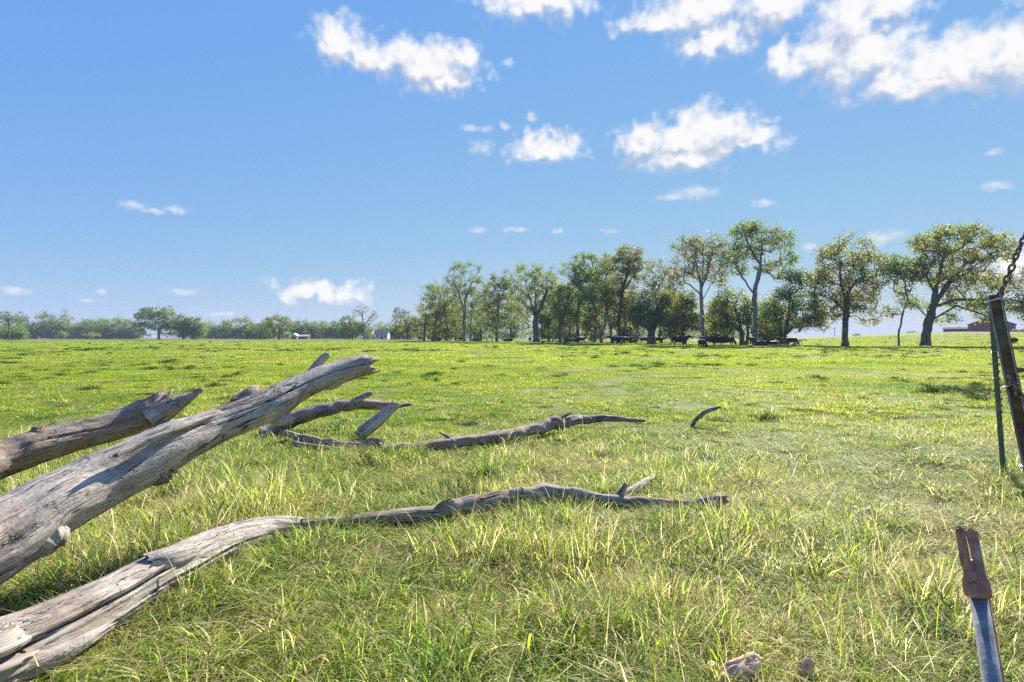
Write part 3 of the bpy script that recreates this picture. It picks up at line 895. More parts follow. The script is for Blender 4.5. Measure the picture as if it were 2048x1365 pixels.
for i, (px, d, top, hw, lab, hu) in enumerate(row2):
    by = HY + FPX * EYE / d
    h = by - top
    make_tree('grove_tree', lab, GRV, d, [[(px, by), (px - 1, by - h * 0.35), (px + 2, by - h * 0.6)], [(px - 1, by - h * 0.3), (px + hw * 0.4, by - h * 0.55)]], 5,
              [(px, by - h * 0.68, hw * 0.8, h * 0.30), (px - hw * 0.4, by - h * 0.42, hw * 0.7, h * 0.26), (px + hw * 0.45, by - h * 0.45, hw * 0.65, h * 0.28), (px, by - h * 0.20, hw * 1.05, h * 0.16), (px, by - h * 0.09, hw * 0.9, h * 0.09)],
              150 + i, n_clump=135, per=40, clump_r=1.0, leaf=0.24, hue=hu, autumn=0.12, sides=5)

ORD = ['first', 'second', 'third', 'fourth', 'fifth', 'sixth', 'seventh', 'eighth', 'ninth', 'tenth', 'eleventh', 'twelfth', 'thirteenth',
       'fourteenth', 'fifteenth', 'sixteenth', 'seventeenth', 'eighteenth', 'nineteenth', 'twentieth', 'twenty-first', 'twenty-second',
       'twenty-third', 'twenty-fourth', 'twenty-fifth', 'twenty-sixth', 'twenty-seventh', 'twenty-eighth', 'twenty-ninth', 'thirtieth']

# the far tree line across the left half: (px, top y, half width, depth, tint)
far = [
    (-60, 632, 40, 300, 0), (5, 650, 26, 285, 0), (42, 640, 24, 320, 0), (72, 628, 26, 330, 1), (104, 624, 26, 330, 0), (132, 632, 22, 335, 1),
    (160, 640, 24, 330, 1), (186, 640, 22, 330, 0), (212, 634, 20, 325, 1), (238, 636, 22, 325, 1), (262, 643, 18, 320, 0),
    (412, 650, 22, 330, 0), (440, 641, 22, 320, 1), (478, 636, 22, 320, 0), (508, 648, 22, 325, 0), (530, 640, 16, 325, 1),
    (596, 640, 16, 330, 0), (618, 643, 16, 335, 0), (640, 650, 18, 335, 1), (664, 643, 20, 320, 0), (690, 650, 20, 325, 0),
    (770, 644, 16, 330, 1), (800, 650, 18, 340, 0),
]
for i, (px, top, hw, d, tn) in enumerate(sorted(far)):
    h = 679 - top
    hw = hw * 1.25
    if i == 0:
        lab = 'hazy far tree just beyond the left edge of the far tree line'
    else:
        lab = 'hazy blue-green tree, %s from the left in the far tree line' % ORD[i - 1]
    make_tree('far_tree', lab, 'far tree line across the pasture', d, [[(px, 679), (px, 679 - h * 0.35), (px + 1, 679 - h * 0.6)]], 3.2,
              [(px, 679 - h * 0.62, hw, h * 0.38), (px - hw * 0.4, 679 - h * 0.34, hw * 0.75, h * 0.36), (px + hw * 0.4, 679 - h * 0.30, hw * 0.8, h * 0.32), (px, 679 - h * 0.16, hw, h * 0.16)],
              400 + i, n_clump=110, per=34, clump_r=1.7, leaf=0.42, hue=(G_DARK, G_MID)[tn], autumn=0.08, sides=4)

nearer = [
    ('big dense dark oak-shaped tree standing out left of centre in the far tree line', 235, [[(318, 680), (318, 660), (318, 640)], [(318, 662), (300, 645)], [(318, 662), (338, 645)]], 6,
     [(318, 640, 40, 22), (292, 640, 20, 22), (345, 645, 18, 24), (318, 655, 44, 18), (300, 625, 18, 8), (330, 624, 20, 8)], dict(n_clump=170, per=46, clump_r=1.25, leaf=0.30, hue=G_DARK, autumn=0.05)),
    ('sunlit yellow-green tree hugging the right flank of the big dense dark tree', 238, [[(366, 680), (366, 660)]], 4,
     [(362, 655, 14, 24), (372, 662, 10, 16)], dict(n_clump=60, per=46, clump_r=1.2, leaf=0.30, hue=(0.13, 0.14, 0.03), autumn=0.1)),
    ('rounded bush-like tree sloping down right of the yellow-green tree', 240, [[(388, 680), (388, 658)]], 4,
     [(384, 652, 16, 22), (398, 658, 12, 20), (390, 668, 16, 10)], dict(n_clump=80, per=46, clump_r=1.2, leaf=0.30, hue=G_MID, autumn=0.15)),
    ('rounded sunlit tree with tan top near the white farm sheds', 240, [[(558, 680), (558, 660), (558, 645)]], 5,
     [(556, 648, 22, 20), (570, 655, 16, 20), (545, 660, 16, 18), (572, 672, 14, 7)], dict(n_clump=100, per=44, clump_r=1.2, leaf=0.30, hue=G_MID, autumn=0.25)),
    ('dark lumpy low tree at the tree line foot, left of the rounded sunlit tree', 245, [[(520, 680), (519, 662)]], 5,
     [(516, 665, 22, 14), (505, 668, 14, 11), (530, 668, 12, 11)], dict(n_clump=80, per=44, clump_r=1.2, leaf=0.30, hue=G_DARK, autumn=0.0)),
    ('leafy tree with vine-covered base standing left of the white house', 225, [[(705, 680), (704, 662), (700, 645)], [(704, 660), (715, 645)]], 4,
     [(694, 645, 12, 14), (702, 660, 20, 18), (718, 660, 18, 18), (735, 668, 16, 10), (688, 664, 10, 14)], dict(n_clump=120, per=42, clump_r=1.1, leaf=0.28, hue=G_MID, autumn=0.12)),
    ('half-bare forked tree with dark twigs rising beside the white house', 228, [[(729, 680), (727, 655), (724, 625), (722, 612)], [(727, 655), (740, 635), (752, 622)], [(725, 632), (712, 620)]], 4.4,
     [(724, 622, 14, 12), (745, 632, 12, 14), (738, 650, 14, 12), (710, 628, 8, 8)], dict(n_clump=70, per=6, clump_r=1.1, leaf=0.24, hue=G_OLIVE, autumn=0.2)),
    ('bare-topped dark tree between the white house and the grove', 215, [[(800, 681), (800, 655), (800, 635)], [(800, 655), (812, 635)], [(800, 650), (790, 632)]], 4.4,
     [(800, 628, 16, 13), (812, 636, 12, 14), (790, 640, 10, 12), (803, 655, 16, 12)], dict(n_clump=80, per=12, clump_r=1.0, leaf=0.26, hue=(0.055, 0.05, 0.04), autumn=0.1)),
    ('brown-tinged leafy tree in front of the bare-topped dark tree, touching the grove', 205, [[(815, 681), (815, 662)]], 4,
     [(806, 662, 16, 14), (822, 655, 12, 22), (790, 668, 12, 9)], dict(n_clump=80, per=40, clump_r=1.1, leaf=0.28, hue=G_OLIVE, autumn=0.3)),
    ('sparse dark-stemmed tree at the far left with thin open crown', 190, [[(18, 681), (18, 655), (17, 640)]], 3.2,
     [(16, 632, 20, 9), (28, 640, 14, 9), (5, 640, 12, 8)], dict(n_clump=50, per=16, clump_r=0.9, leaf=0.24, hue=G_DARK, autumn=0.0)),
    ('rounded green bush at the far left below the sparse dark-stemmed tree', 200, [[(22, 681), (24, 666)]], 4,
     [(26, 665, 20, 14), (40, 670, 12, 10), (10, 672, 14, 8)], dict(n_clump=80, per=42, clump_r=0.95, leaf=0.24, hue=G_MID, autumn=0.0)),
    ('small pale bush at the foot of the far tree line with a cow beside it', 240, [[(124, 679), (124, 673)]], 1.5,
     [(124, 670, 9, 6)], dict(n_clump=14, per=40, clump_r=0.8, leaf=0.26, hue=G_YEL, autumn=0.0)),
    ('small yellow-green bush at the foot of the tree line, left of the big dark tree', 240, [[(183, 679), (183, 673)]], 1.5,
     [(182, 671, 13, 5)], dict(n_clump=14, per=40, clump_r=0.8, leaf=0.26, hue=G_YEL, autumn=0.0)),
]
for i, (lab, d, tr, tw, lobes, opt) in enumerate(nearer):
    make_tree('field_tree', lab, None, d, tr, tw, lobes, 600 + i, **opt)

# the hedgerow that shows pale through the gaps of the grove
hedge = [(880, 655, 26), (940, 652, 28), (1000, 656, 28), (1050, 655, 26), (1100, 656, 28), (1150, 658, 28), (1210, 655, 30), (1270, 654, 30), (1330, 657, 32),
         (1385, 656, 32), (1430, 660, 30), (1480, 662, 30), (1535, 665, 28)]
for i, (px, top, hw) in enumerate(hedge):
    h = 681 - top
    make_tree('hedgerow_tree', 'pale hazy hedgerow tree behind the grove, %s from the left' % ORD[i], 'hedgerow far behind the grove', 350,
              [[(px, 680), (px, 680 - h * 0.5)]], 2.5, [(px, 680 - h * 0.5, hw, h * 0.45), (px - hw * 0.5, 680 - h * 0.35, hw * 0.6, h * 0.34), (px + hw * 0.5, 680 - h * 0.35, hw * 0.6, h * 0.3)],
              700 + i, n_clump=36, per=26, clump_r=1.8, leaf=0.45, hue=(G_MID, G_OLIVE)[i % 2], autumn=0.15, sides=4)
make_tree('horizon_tree', 'faint pale blue rounded tree on the horizon beyond the right-hand hill', None, 760, [[(1822, 680), (1822, 668)]], 3,
          [(1822, 666, 9, 7), (1816, 670, 8, 6), (1829, 670, 8, 6)], 790, n_clump=40, per=40, clump_r=2.0, leaf=0.6, hue=G_MID, autumn=0)
make_tree('horizon_shrub', 'tiny shrub on the crest of the right-hand hill', None, 300, [[(1716, 680), (1716, 673)]], 1,
          [(1714, 671, 7, 4), (1720, 672, 5, 3)], 791, n_clump=10, per=30, clump_r=0.8, leaf=0.3, hue=G_MID, autumn=0)


# ---------------------------------------------------------------- buildings
def gable_building(name, label, cat, cx, cy, L, W, hw, hr, rz, wall, roof, windows=(), doors=(), over=0.3, z=None):
    """L along local x (ridge direction), W along local y; windows/doors: (side, u, v, w, h)"""
    e = empty(name, (cx, cy, (Hs(cx, cy) if z is None else z) - 0.1), label, cat, None, rz)
    m = MB()
    a, b = L / 2, W / 2
    m.add([(-a, -b, 0), (a, -b, 0), (a, b, 0), (-a, b, 0), (-a, -b, hw), (a, -b, hw), (a, b, hw), (-a, b, hw), (-a, 0, hr), (a, 0, hr)],
          [(0, 1, 5, 4), (2, 3, 7, 6), (1, 2, 6, 9, 5), (3, 0, 4, 8, 7), (0, 3, 2, 1)])
    m.build('wall', wall, e)
    m = MB()
    k = (hr - hw) / b
    for sgn in (-1, 1):
        y0, y1 = sgn * (b + over), 0
        z0, z1 = hw - k * over + 0.03, hr + 0.03
        x0, x1 = -a - over, a + over
        t = 0.14
        v = [(x0, y0, z0), (x1, y0, z0), (x1, y1, z1), (x0, y1, z1), (x0, y0, z0 + t), (x1, y0, z0 + t), (x1, y1, z1 + t), (x0, y1, z1 + t)]
        m.add(v, [(0, 1, 2, 3), (4, 7, 6, 5), (0, 4, 5, 1), (1, 5, 6, 2), (3, 2, 6, 7), (0, 3, 7, 4)])
    m.build('roof', roof, e)
    for kind, lst, mt in (('window', windows, M_GLASS), ('door', doors, M_GLASS)):
        for (side, u, v, w, h) in lst:
            def at(depth):
                return {'front': (u, -b - depth, v), 'back': (u, b + depth, v), 'left': (-a - depth, u, v), 'right': (a + depth, u, v)}[side]
            along = side in ('front', 'back')
            dim = lambda w_, h_, t_: (w_, t_, h_) if along else (t_, w_, h_)
            fr = MB().box(at(0.02), dim(w + 0.2, h + 0.2, 0.08)).build(kind, wall if kind == 'door' else M_WHITE, e)
            MB().box(at(0.05), dim(w, h, 0.06)).build('pane' if kind == 'window' else 'panel', mt, fr)
    return e


hx, hy = (757 - 1024) / FPX * 250, 250
gable_building('farm_house', 'white farmhouse with grey gabled roof between the trees left of the grove', 'house', hx + 1.6, hy, 5.8, 6, 2.4, 4.1, 0.05, M_WHITE, M_ROOF,
               windows=[('front', -1.6, 1.4, 0.8, 1.1), ('front', 1.9, 1.4, 0.7, 1.0)], doors=[('front', 0.4, 1.0, 0.9, 1.9)])
gable_building('house_annexe', 'low white gabled annexe joining the left side of the farmhouse', 'house', hx - 3.6, hy - 0.8, 5.5, 4.4, 1.9, 3.0, math.radians(90), M_WHITE, M_ROOF_PALE,
               windows=[('left', 0.6, 1.1, 0.8, 0.8)])
sx = (590 - 1024) / FPX * 250
gable_building('small_shed', 'small white gabled shed at the foot of the far tree line', 'shed', sx, 250, 3.4, 3.0, 1.5, 2.5, math.radians(90), M_WHITE, M_ROOF_PALE, doors=[('left', 0, 0.8, 1.2, 1.5)])
sx = (608 - 1024) / FPX * 252
gable_building('long_shed', 'long low shed with pale metal roof beside the small white shed', 'shed', sx, 252, 4.6, 3.0, 1.3, 1.9, 0.0, M_OLDPOLE, M_ROOF_PALE, doors=[('front', 0, 0.65, 2.6, 1.0)])
bx = (2014 - 1024) / FPX * 190
gable_building('red_barn', 'dark red barn with wide low gable on the hill behind the steel post', 'barn', bx, 196, 16, 12.2, 3.6, 6.3, math.radians(49), M_RED, M_ROOF,
               doors=[('left', -1.5, 2.2, 3.0, 3.2)], z=-1.0 + Hs(bx, 190))
bx = (1954 - 1024) / FPX * 200
gable_building('low_barn', 'long low grey-roofed farm building left of the red barn on the hill', 'barn', bx, 208, 9.0, 6, 1.7, 2.3, math.radians(-40), M_RED, M_ROOF, z=Hs(bx, 200) - 0.35)


def pole(px, d, top, r, label):
    x = (px - 1024) / FPX * d
    z0 = Hs(x, d)
    h = EYE + (HY - top) / FPX * d - z0
    e = empty('utility_pole', (x, d, z0), label, 'pole')
    MB().tube([(0, 0, -0.3), (0, 0, h)], [r, r * 0.75], 8).build('shaft', M_OLDPOLE, e)
    MB().box((0, -r, h - 0.5), (1.6, 0.1, 0.1)).build('crossarm', M_OLDPOLE, e)


pole(1669, 240, 655, 0.12, 'thin dark utility pole on the hill left of the domed autumn tree')
pole(639, 238, 656, 0.11, 'thin pale utility pole in front of the far tree line near the sheds')


def far_fence(label, pts, d0, d1, n, h=1.15):
    e = None
    for k in range(n):
        u = k / (n - 1)
        px = pts[0] + (pts[1] - pts[0]) * u; d = d0 + (d1 - d0) * u
        x = (px - 1024) / FPX * d; z = Hs(x, d)
        if e is None:
            e = empty('rail_fence', (x, d, z), label, 'fence'); o = Vector((x, d, z)); last = None
        p = Vector((x, d, z)) - o
        MB().box(p + Vector((0, 0, h / 2 - 0.1)), (0.16, 0.16, h + 0.2)).build('post', M_OLDPOLE, e)
        if last is not None:
            for zz in (0.45, 0.95):
                MB().tube([last + Vector((0, -0.1, zz)), p + Vector((0, -0.1, zz))], 0.06, 5).build('rail', M_OLDPOLE, e)
        last = p


far_fence('dark rail fence between the white house and the grove', (782, 838), 200, 178, 7)
far_fence('low dark fence along the foot of the far tree line left of the house', (400, 690), 252, 246, 16, 1.0)


# --------------------------------------------------------------------- cows
def capsule(m, p0, p1, r0, r1, sy=1.0):
    """closed tapered limb with round ends; sy squeezes it sideways (local y)"""
    p0, p1 = Vector(p0), Vector(p1)
    t = (p1 - p0); L = max(t.length, 1e-4); t = t / L
    pts, rad = [], []
    for k in range(4):
        q = math.pi / 2 * (k + 0.15) / 4
        pts.append(p0 - t * r0 * math.cos(q)); rad.append(r0 * math.sin(q))
    pts.append(p0); rad.append(r0); pts.append(p1); rad.append(r1)
    for k in range(3, -1, -1):
        q = math.pi / 2 * (k + 0.15) / 4
        pts.append(p1 + t * r1 * math.cos(q)); rad.append(r1 * math.sin(q))
    n0 = len(m.v)
    m.tube(pts, rad, 12)
    if sy != 1.0:
        cy_ = (p0.y + p1.y) / 2
        m.v[n0:] = [(a, cy_ + (b - cy_) * sy, c) for a, b, c in m.v[n0:]]


def cow_mesh(kind):
    m = MB()
    lying = kind == 'lying'
    dz = -0.52 if lying else 0.0
    # trunk: deep chest, belly, rump (faces +x)
    capsule(m, (0.55, 0, 0.93 + dz), (0.25, 0, 0.90 + dz), 0.36, 0.38, 0.78)
    capsule(m, (0.25, 0, 0.90 + dz), (-0.35, 0, 0.92 + dz), 0.38, 0.40, 0.85)
    capsule(m, (-0.35, 0, 0.94 + dz), (-0.72, 0, 1.0 + dz), 0.39, 0.30, 0.80)
    capsule(m, (-0.7, 0, 1.02 + dz), (-0.85, 0, 1.0 + dz), 0.26, 0.2, 0.9)
    capsule(m, (0.6, 0, 1.05 + dz), (-0.7, 0, 1.10 + dz), 0.22, 0.2, 0.8)
    # neck and head
    if kind == 'graze':
        nk, hd, mz = (0.98, 0, 0.72), (1.18, 0, 0.36), (1.28, 0, 0.12)
    elif lying:
        nk, hd, mz = (0.98, 0, 1.12 + dz), (1.14, 0, 1.22 + dz), (1.42, 0, 1.05 + dz)
    else:
        nk, hd, mz = (1.0, 0, 1.16), (1.18, 0, 1.26), (1.48, 0, 1.10)
    capsule(m, (0.66, 0, 1.0 + dz), nk, 0.28, 0.19, 0.75)
    capsule(m, nk, hd, 0.19, 0.15, 0.85)
    capsule(m, hd, mz, 0.145, 0.085, 0.9)
    H_ = Vector(hd)
    for s in (-1, 1):
        capsule(m, H_ + Vector((-0.02, 0.10 * s, 0.06)), H_ + Vector((-0.06, 0.29 * s, 0.05)), 0.05, 0.035)
    # legs
    if lying:
        for s in (-1, 1):
            capsule(m, (0.55, 0.20 * s, 0.28), (0.80, 0.24 * s, 0.12), 0.14, 0.08)
            capsule(m, (0.80, 0.24 * s, 0.11), (0.50, 0.27 * s, 0.08), 0.075, 0.06)
            capsule(m, (-0.60, 0.22 * s, 0.30), (-0.25, 0.32 * s, 0.16), 0.2, 0.1)
            capsule(m, (-0.25, 0.33 * s, 0.12), (-0.68, 0.34 * s, 0.08), 0.09, 0.06)
    else:
        for s, k in ((-1, 0.07), (1, -0.06)):
            y = 0.19 * s
            capsule(m, (0.55, y * 0.9, 0.85), (0.52 + k, y, 0.48), 0.17, 0.085)
            capsule(m, (0.52 + k, y, 0.46), (0.54 + k * 1.5, y, 0.10), 0.075, 0.052)
            capsule(m, (0.54 + k * 1.5, y, 0.08), (0.57 + k * 1.5, y, 0.045), 0.066, 0.06)
            capsule(m, (-0.66, y, 0.92), (-0.55 - k, y, 0.60), 0.22, 0.12)
            capsule(m, (-0.55 - k, y, 0.60), (-0.76 - k, y, 0.42), 0.11, 0.075)
            capsule(m, (-0.76 - k, y, 0.42), (-0.74 - k, y, 0.10), 0.07, 0.05)
            capsule(m, (-0.74 - k, y, 0.08), (-0.71 - k, y, 0.045), 0.066, 0.06)
        capsule(m, (-0.35, 0, 0.60), (-0.45, 0, 0.56), 0.13, 0.11)
    # tail
    tb = Vector((-0.95, 0, 1.10 + dz))
    capsule(m, tb, (-1.05, 0.02, 0.85 + dz), 0.05, 0.035)
    capsule(m, (-1.05, 0.02, 0.85 + dz), (-1.03, 0.05, 0.50 if not lying else 0.14), 0.035, 0.05)
    tmp = obj('cow_form', new_mesh('cow_form', m.v, m.f))
    md = tmp.modifiers.new('r', 'REMESH'); md.mode = 'VOXEL'; md.voxel_size = 0.032
    sm = tmp.modifiers.new('s', 'SMOOTH'); sm.iterations = 4; sm.factor = 0.5
    dg = bpy.context.evaluated_depsgraph_get()
    me = bpy.data.meshes.new_from_object(tmp.evaluated_get(dg))
    me.polygons.foreach_set('use_smooth', np.ones(len(me.polygons), bool))
    bpy.data.objects.remove(tmp)
    me.name = 'cow_' + kind
    me.materials.clear(); me.materials.append(M_COW)
    return me


COW = {k: cow_mesh(k) for k in ('stand', 'graze', 'lying')}
HERD = 'cattle resting and grazing by the grove'
cows = [  # px, feet y, pose, heading (0 = facing right, 90 = away, -90 = toward us), scale, label
    (843, 682.5, 'stand', 170, 1.0, 'black cow standing at the far left end of the grove shade'),
    (861, 682.6, 'graze', 20, 0.9, 'black cow grazing second from the left end of the grove'),
    (876, 682.6, 'lying', 10, 1.0, 'black cow lying in the shade third from the left end of the grove'),
    (921, 682.5, 'stand', 190, 0.75, 'small black calf in the gap left of the tall domed tree trunk'),
    (952, 683.5, 'lying', 5, 1.0, 'dark cow lying just right of the tall domed tree trunk'),
    (1016, 684, 'lying', 0, 1.1, 'black cow lying left of the thick-trunked forked tree'),
    (1060, 684, 'stand', -88, 0.95, 'black cow seen end-on just left of the thick forked trunk'),
    (1086, 686.5, 'lying', 60, 0.6, 'small dark calf lying at the foot of the thick forked trunk'),
    (1132, 690, 'graze', -105, 1.05, 'reddish-brown cow grazing head down in the sun ahead of the grove'),
    (1146, 686.5, 'graze', 5, 0.72, 'black calf grazing to the right behind the reddish-brown cow'),
    (1163, 686.5, 'stand', 30, 1.0, 'bulky black cow standing against the middle tree trunk'),
    (1233, 691, 'stand', 175, 1.05, 'large black cow standing in the shade below the upright bare stem'),
    (1252, 688.5, 'stand', 20, 1.0, 'black cow half hidden behind the twin straight stems'),
    (1267, 690.5, 'stand', 8, 0.62, 'little black calf standing left of the massive short trunk'),
    (1288, 687, 'stand', 176, 0.95, 'black cow peeking out left behind the massive short trunk'),
    (1318, 687.5, 'stand', 12, 1.0, 'black cow with raised head right of the massive short trunk'),
    (1361, 694, 'stand', 4, 1.12, 'large black cow standing broadside in the shade near the tall pale trunk'),
    (1405, 696, 'graze', -80, 0.85, 'black calf with lowered head at the foot of the tall pale trunk'),
    (1419, 692, 'stand', 150, 1.0, 'black cow turned away just right of the tall pale trunk'),
    (1437, 691.5, 'stand', 8, 1.05, 'black cow in the middle of the trio right of the tall pale trunk'),
    (1456, 691.5, 'graze', 2, 1.0, 'black cow grazing at the right of the trio by the tall pale trunk'),
    (1508, 691.5, 'stand', 200, 0.95, 'black cow standing beneath the tallest tree'),
    (1524, 693, 'lying', 15, 1.0, 'black cow lying behind the forked end of the bleached fallen limb'),
    (1545, 691, 'lying', 170, 0.9, 'black cow lying low between the two bushy dark tree trunks'),
    (1568, 691, 'stand', 185, 1.0, 'black cow standing left of the pair behind the bleached limb'),
    (1584, 691, 'graze', 10, 1.0, 'black cow standing right of the pair behind the bleached limb'),
    (121, 678.5, 'stand', 0, 0.9, 'lone tiny black cow far off beside the pale bush at the tree line'),
]
for (px, fy, pose, head, sc_, lab) in cows:
    d = FPX * EYE / (fy - HY)
    x = (px - 1024) / FPX * d
    me = COW[pose]
    o = obj('cow', me)
    if 'reddish' in lab:
        me = me.copy(); me.materials.clear(); me.materials.append(M_COW_BROWN); o.data = me
    o.location = (x, d, Hs(x, d) - 0.01)
    o.rotation_euler = (0, 0, math.radians(head))
    o.scale = (sc_,) * 3
    tag(o, lab, 'cow', HERD)


# ------------------------------------------------------------ logs and limbs
def catmull(pts, n):
    pts = np.array(pts, float)
    ext = np.vstack([2 * pts[0] - pts[1], pts, 2 * pts[-1] - pts[-2]])
    seg = np.linalg.norm(np.diff(pts[:, :3], axis=0), axis=1)
    cum = np.concatenate([[0], np.cumsum(seg)])
    out = []
    for s in np.linspace(0, cum[-1], n):
        i = min(np.searchsorted(cum, s, 'right') - 1, len(seg) - 1)
        t = (s - cum[i]) / max(seg[i], 1e-6)
        p0, p1, p2, p3 = ext[i:i + 4]
        out.append(0.5 * ((2 * p1) + (-p0 + p2) * t + (2 * p0 - 5 * p1 + 4 * p2 - p3) * t * t + (-p0 + 3 * p1 - 3 * p2 + p3) * t ** 3))
    return np.array(out), cum[-1]


def limb_mesh(name, pts, mat, seed, na=64, step=0.012, rough=0.05, ridge=0.03, ragged=0.08, ragged0=0.03, cracks=(), bumps=(), hollow=0.3, wobble=0.0, origin=None):
    """a weathered limb: pts are (x, y, z, r). cracks: (u0, u1, angle, drift, depth m, half width rad); bumps: (u, angle, height m, du, da)"""
    rng = np.random.default_rng(seed)
    tot = sum((Vector(b[:3]) - Vector(a[:3])).length for a, b in zip(pts[:-1], pts[1:]))
    n = int(min(420, max(24, tot / step)))
    C, L = catmull(pts, n)
    c, r = C[:, :3].copy(), np.maximum(C[:, 3], 0.004)
    if wobble:
        sw = np.linspace(0, L, n); k0 = 0.09 / max(0.03, float(np.mean(r)))
        for ax in range(3):
            c[:, ax] += wobble * r * (fbm(sw * k0 * 2.2, sw * 0 + ax * 7.1, None, seed + 60, 3) * 1.0 + 0.5 * vnoise(sw * k0 * 7, sw * 0 + ax * 3.3, None, seed + 61))
    t = np.gradient(c, axis=0); t /= np.linalg.norm(t, axis=1, keepdims=True)
    a = np.zeros_like(c)
    a0 = np.cross(t[0], [0, 0, 1.0]); a0 /= np.linalg.norm(a0)
    for i in range(n):
        a0 = a0 - t[i] * a0.dot(t[i]); a0 /= np.linalg.norm(a0); a[i] = a0
    b = np.cross(a, t)                       # b points up for a limb that lies flat
    s = np.linspace(0, L, n)
    th = np.arange(na) * 2 * np.pi / na
    S, T = np.meshgrid(s, th, indexing='ij')
    U = S / L
    ct, st = np.cos(T), np.sin(T)
    rr = r[:, None] * (1 + rough * 2.2 * fbm(S * 2.2 / 1.0, ct * 0.9, st * 0.9, seed, 2) + rough * fbm(S * 6, ct * 2.2, st * 2.2, seed + 5, 2))
    tw = 0.35 * S
    rid = fbm(S * 1.6, np.cos(T + tw) * 5.5, np.sin(T + tw) * 5.5, seed + 9, 3)
    rr = rr + r[:, None] * ridge * (rid - 0.6 * np.abs(vnoise(S * 2.4, np.cos(T + tw) * 9, np.sin(T + tw) * 9, seed + 31)))
    for (u0, u1, an, drift, dep, hw) in cracks:
        m = (U - u0) / (u1 - u0)
        win = np.where((m > 0) & (m < 1), np.sin(np.pi * np.clip(m, 0, 1)) ** 1.5, 0)
        cen = an + drift * (m - 0.5) + 0.05 * vnoise(S * 5, S * 0, None, seed + 77)
        da = (T - cen + np.pi) % (2 * np.pi) - np.pi
        w = hw * (0.55 + 0.45 * win) * (1 + 0.3 * vnoise(S * 5, S * 0 + 5, None, seed + 78))
        prof = np.exp(-(da / w) ** 2)
        lip = np.exp(-((np.abs(da) - 2.2 * w) / (0.9 * w)) ** 2)
        rr = rr - win * dep * prof + win * dep * 0.16 * lip
    for (u0, an, hgt, du, dang) in bumps:
        da = (T - an + np.pi) % (2 * np.pi) - np.pi
        rr = rr + hgt * np.exp(-((U - u0) / du) ** 2 - (da / dang) ** 2)
    V = c[:, None, :] + (a[:, None, :] * ct[..., None] + b[:, None, :] * st[..., None]) * rr[..., None]
    # ragged ends: the last rings are pulled along the limb by an uneven amount
    je = ragged * fbm(np.cos(th) * 2.4, np.sin(th) * 2.4, None, seed + 40, 3) * 1.6
    j0 = ragged0 * fbm(np.cos(th) * 2.4, np.sin(th) * 2.4, None, seed + 41, 3) * 1.6
    we = sstep(L - max(0.10, ragged * 2.5), L, s); w0 = 1 - sstep(0, max(0.08, ragged0 * 2.5), s)
    V = V + t[:, None, :] * (we[:, None] * je[None, :] - w0[:, None] * j0[None, :])[..., None]
    verts = [V.reshape(-1, 3)]
    gr = [np.column_stack([S.ravel(), (ct * r[:, None]).ravel(), (st * r[:, None]).ravel()])]
    i, j = np.meshgrid(np.arange(n - 1), np.arange(na), indexing='ij')
    j2 = (j + 1) % na
    F = [np.column_stack([(i * na + j).ravel(), (i * na + j2).ravel(), ((i + 1) * na + j2).ravel(), ((i + 1) * na + j).ravel()])]
    cnt = n * na
    for end, ring, sg in ((n - 1, V[-1], 1), (0, V[0], -1)):
        prev = np.arange(na) + end * na
        cen = ring.mean(axis=0)
        for kf in (0.82, 0.5, 0.2, 0.02):
            rn = cen + (ring - cen) * kf * (1 + 0.15 * rng.normal(size=(na, 1)) * (kf > 0.1))
            rn = rn - t[end] * sg * (r[end] * hollow * (1 - kf) * 1.0 + r[end] * 0.16 * np.abs(rng.normal(size=(na, 1))) * (kf > 0.1))
            verts.append(rn); gr.append(np.column_stack([np.full(na, s[end]) + rng.normal(size=na) * 0.004, np.cos(th) * r[end] * kf, np.sin(th) * r[end] * kf]))
            cur = cnt + np.arange(na); cnt += na
            q = np.column_stack([prev, np.roll(prev, -1), np.roll(cur, -1), cur])
            F.append(q if sg > 0 else q[:, ::-1])
            prev = cur
    v = np.vstack(verts)
    if origin is not None:
        v = v - np.array(origin)
    me = new_mesh(name, v, np.vstack(F), mat, True, {'grain': ('FLOAT_VECTOR', np.vstack(gr) + seed * 1.37)})
    return me


def pixpts(lst):
    """(px, py, depth, half thickness in picture units) -> x, y, z, r"""
    out = []
    for (px, py, d, rp) in lst:
        p = P(px, py, d)
        out.append((p.x, p.y, p.z, rp * d / FPX))
    return out


def log_thing(name, label, cat, main, parts, mat, seed, group=None, main_name='trunk', **kw):
    org = Vector(main[0][:3]); org.z = Hs(org.x, org.y)
    e = empty(name, org, label, cat, group)
    obj(main_name, limb_mesh(name, main, mat, seed, origin=org, **kw), e)
    for k, (pn, pts, m2, kw2) in enumerate(parts):
        obj(pn, limb_mesh(name + '_' + pn, pts, m2, seed + 50 + k, origin=org, **kw2), e)
    return e


